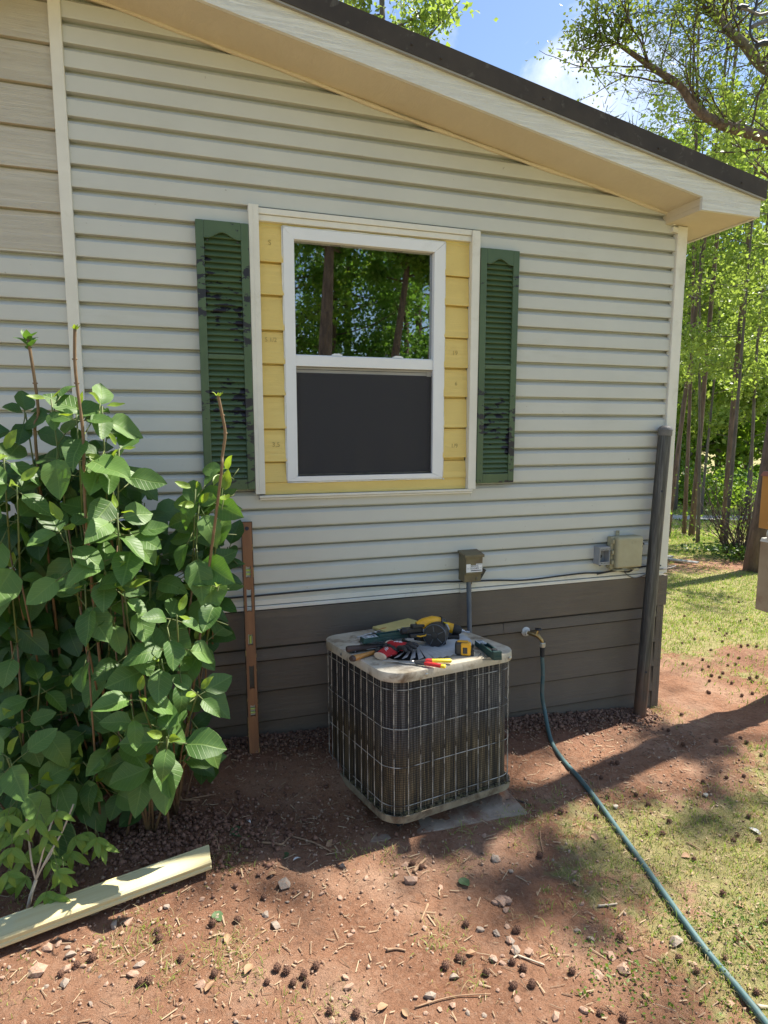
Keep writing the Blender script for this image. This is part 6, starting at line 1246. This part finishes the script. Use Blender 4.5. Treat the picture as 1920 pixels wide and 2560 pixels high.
# big tree whose trunk stands at the right, long limb over the roof corner
b6 = at_(1925, 9.3)
bt = tree('oak_tree', 'big dark-barked tree with long limbs reaching over the lawn', b6, 11, .15, .40, 3.0, 3800, .075, 'leaf_spring', 'bark_pine', 55, (.9, .3), None, 'tree', .7, False, 16, .5, 4)
bz6 = gz(*b6)
def tl(px, py, dep): d = ray((px, py)); q = CAM + d * dep; return (q.x - b6[0], q.y - b6[1], q.z - bz6)
mb = MB(); main = spline([tl(2120, 420, 9.2), tl(1990, 370, 9.0), tl(1900, 340, 8.8), tl(1800, 310, 8.6), tl(1740, 270, 8.5), tl(1700, 215, 8.4), tl(1640, 175, 8.3), tl(1575, 130, 8.2), tl(1545, 110, 8.1)], 4); nM = len(main)
mb.tube(main, [.095 * (1 - .80 * i / nM) for i in range(nM)], 9); mb.build('limb', 'bark_pine', bt, smooth=True)
up2 = spline([tl(2050, 330, 9.2), tl(1960, 200, 8.9), tl(1905, 165, 8.7), tl(1860, 110, 8.5), tl(1815, 70, 8.4), tl(1780, 20, 8.3), tl(1760, -60, 8.2)], 4)
mb = MB(); mb.tube(up2, [.085 * (1 - .6 * i / len(up2)) for i in range(len(up2))], 9); mb.build('limb', 'bark_grey', bt, smooth=True)
tw = MB(); tips = []; r8 = random.Random(8)
def sprout(q, n, L, gen, pref):
    for i in range(n):
        j = r8.randint(2, len(q) - 2); d = (q[j + 1] - q[j]).normalized() * .5 + Vector(pref) + Vector((r8.uniform(-.8, .8), r8.uniform(-.5, .5), r8.uniform(-.5, .9)))
        c, rr = limb(q[j], d, L * r8.uniform(.6, 1.2), .016 if gen else .008, .003, r8.randint(0, 9999), .22, 6); tw.tube(c, rr, 5)
        for k in (2, 3, 4, 5, 6): tips.append(c[k])
        if gen: sprout(c, 3, L * .5, 0, (0, 0, .1))
sprout([Vector(p) for p in main], 22, 1.15, 1, (-.2, .1, .25)); sprout([Vector(p) for p in up2], 22, 1.2, 1, (-.2, 0, .1))
for e in ((1545, 110), (1530, 90), (1440, 130), (1412, 80), (1480, 120), (1450, 170), (1560, 40), (1545, -10)):
    c = [Vector(main[-1]), Vector(main[-1]).lerp(Vector(tl(e[0], e[1], 8.0)), .5) + Vector((0, 0, .08)), Vector(tl(e[0], e[1], 8.0))]; c = spline(c, 4); tw.tube(c, [.012 * (1 - .7 * i / len(c)) for i in range(len(c))], 5); tips += [Vector(p) for p in c[3:]]; sprout(c, 5, .45, 0, (-.1, 0, .1))
tag(tw.build('twigs', 'twig', bt, smooth=True), kind='stuff')
C_ = np.array([p[:] for p in tips]); ci = rng.integers(0, len(C_), 5200); leafcloud('leaves', C_[ci] + rng.normal(size=(5200, 3)) * .075, .058, 'leaf_high', bt, .4)
for i, (px, dep, H, cr, n, c0, ln, lab) in enumerate(((1835, 11.0, 7.4, 1.7, 7000, .40, (.3, .2), 'slender bright green tree between the house corner and the big trunk'), (1760, 12.6, 8.2, 1.9, 9000, .40, (-.2, .3), 'slender bright green tree in front of the pine pair'), (1890, 12.2, 8.4, 1.9, 9000, .34, (.1, .2), 'slender bright green tree just left of the big trunk'))):
    tree('slender_tree', lab, at_(px, dep), H, .035, c0, cr, n, .085, 'leaf_spring', 'bark_grey', 340 + i, ln, 'slender trees in front of the pines', 'tree', .55, False, 16, .55, 4)
# understorey trees with bright new leaves filling the gap right of the house
for i, (px, dep, H, cr, n, ml, c0, lab) in enumerate(((1770, 19.5, 9.5, 2.8, 9500, 'leaf_spring', .28, 'bright green understorey tree behind the pair of pines'), (1880, 21.0, 9.5, 2.8, 9000, 'leaf_spring', .26, 'bright green understorey tree behind the twiggy shrub'), (1700, 21, 11, 3.4, 8500, 'leaf_mid', .26, 'leafy tree past the driveway nearest the house'), (1970, 23, 11, 3.2, 8000, 'leaf_mid', .26, 'leafy tree past the big dark trunk'), (1830, 24, 13, 4.0, 8500, 'leaf_spring', .2, 'pale leafy tree at the edge of the wood'), (1640, 26, 13, 4.0, 7000, 'leaf_mid', .1, 'leafy tree hidden partly by the house corner'))):
    tree('broadleaf_tree', lab, at_(px, dep), H, .045 + .01 * i, c0, cr, n, .16 if dep < 22 else .22, ml, 'bark_grey', 300 + i, (.3, .2), 'leafy trees beyond the lawn', 'tree', .8, False, 18, .62, 3)
for i in range(9):
    tree('broadleaf_tree', 'far forest tree in the dense wood beyond the driveway', at_(1500 + i * 75, 31 + 5 * (i % 3)), 9 + (i % 4), .18, .06, 4.6, 5200, .40, ('leaf_mid', 'leaf_spring', 'leaf_forest')[i % 3], 'bark_grey', 400 + i, (.2, .2), 'far forest trees beyond the driveway', 'tree', .9, False, 18, .7, 2)
for i, (px, dep) in enumerate(((1672, 25), (1690, 27), (1715, 24.5), (1755, 26), (1790, 25), (1850, 26), (1885, 25))):
    b = at_(px, dep); g = empty('forest_shrub', 'low leafy shrub at the edge of the wood', 'shrub', T(b[0], b[1], gz(*b)), 'shrubs at the wood edge'); n = 1500
    P = rng.normal(size=(n, 3)) * np.array([1.1, .8, .55]); P[:, 2] = np.abs(P[:, 2]) + .15; leafcloud('foliage', P, .16, ('leaf_mid', 'leaf_forest')[i % 2], g, .5)
    mb = MB()
    for k in range(6): mb.tube([(0, 0, -.1), (rng.normal() * .3, rng.normal() * .3, .6), (rng.normal() * .7, rng.normal() * .6, 1.1)], [.02, .014, .006], 5)
    mb.build('stems', 'twig', g)
# bare twiggy shrub beside the big trunk
b = gp((1846, 1395)); sh = empty('twiggy_shrub', 'bare twiggy shrub growing at the foot of the big dark trunk', 'shrub', T(*b)); mb = MB(); r9 = random.Random(9)
for i in range(34):
    a = r9.uniform(0, 6.28); d = Vector((math.cos(a) * .55 - .12, math.sin(a) * .5, 1.0)); q, rr = limb((r9.uniform(-.15, .15), r9.uniform(-.12, .12), -.05), d, r9.uniform(.8, 1.7), .013, .004, 900 + i, .13, 6); mb.tube(q, rr, 5)
    for c in range(4): j = r9.randint(2, 5); q2, r2 = limb(q[j], (q[j + 1] - q[j]).normalized() + Vector((r9.uniform(-.8, .8), r9.uniform(-.8, .8), r9.uniform(-.2, .5))), .45, .006, .002, 950 + i * 5 + c, .2, 4); mb.tube(q2, r2, 4)
mb.build('stems', 'twig', sh, smooth=True)
P = rng.normal(size=(420, 3)) * np.array([.55, .5, .4]) + np.array([0, 0, .95]); leafcloud('leaves', P, .05, 'leaf_mid', sh, .4)
# tree behind the house showing over the roof
tree('broadleaf_tree', 'tree behind the house with its crown showing over the roof', (4.9, 12.2), 14.0, .2, .45, 2.2, 9000, .14, 'leaf_spring', 'bark_grey', 777, (-.2, 0), None, 'tree', .8, False, 20, .55, 3)
# trees right of the yard that break up the sunlight
for i, (x, y, H, cr, n, ml, lab) in enumerate(((8.4, 1.11, 12.6, 1.1, 1500, 'leaf_mid', 'tall yard tree standing behind the service pole'), (7.6, -5.4, 9.5, 1.8, 2400, 'leaf_mid', 'smaller yard tree in line with the hose'))):
    tree('broadleaf_tree', lab, (x, y), H, .11, .68, cr, n, .13, ml, 'bark_grey', 500 + i, (.1, .1), 'trees shading the yard', 'tree', .5, False, 15, .5, 3)
# wood on the other side of the yard, seen mirrored in the window pane
for i, (x, y, H, r, ln, n, ml) in enumerate(((3.3, -12.5, 8.5, .26, (.3, 0), 7500, 'leaf_forest'), (5.0, -13.2, 8.0, .17, (1.0, .2), 7000, 'leaf_forest'), (6.1, -12.6, 8.0, .16, (.4, .1), 7000, 'leaf_mid'), (4.2, -16.5, 8.5, .12, (.6, .3), 8000, 'leaf_forest'), (7.0, -16.5, 8.5, .14, (0, .3), 8000, 'leaf_forest'), (2.6, -16.0, 8.5, .12, (0, .3), 8000, 'leaf_mid'), (5.6, -18.5, 9.5, .2, (0, 0), 8000, 'leaf_forest'), (3.6, -19, 9.5, .2, (0, 0), 8000, 'leaf_forest'), (8.2, -18.5, 9.5, .2, (0, 0), 7000, 'leaf_forest'))):
    tree('broadleaf_tree', 'shady forest tree across the yard, mirrored in the window pane', (x, y), H, r, .72 if i < 3 else .10, 2.2 if i < 3 else 2.5, int(n * 1.3), .15, ml, 'bark_pine', 600 + i, ln, 'forest trees across the yard', 'tree', .8, False, 22, .62, 3)
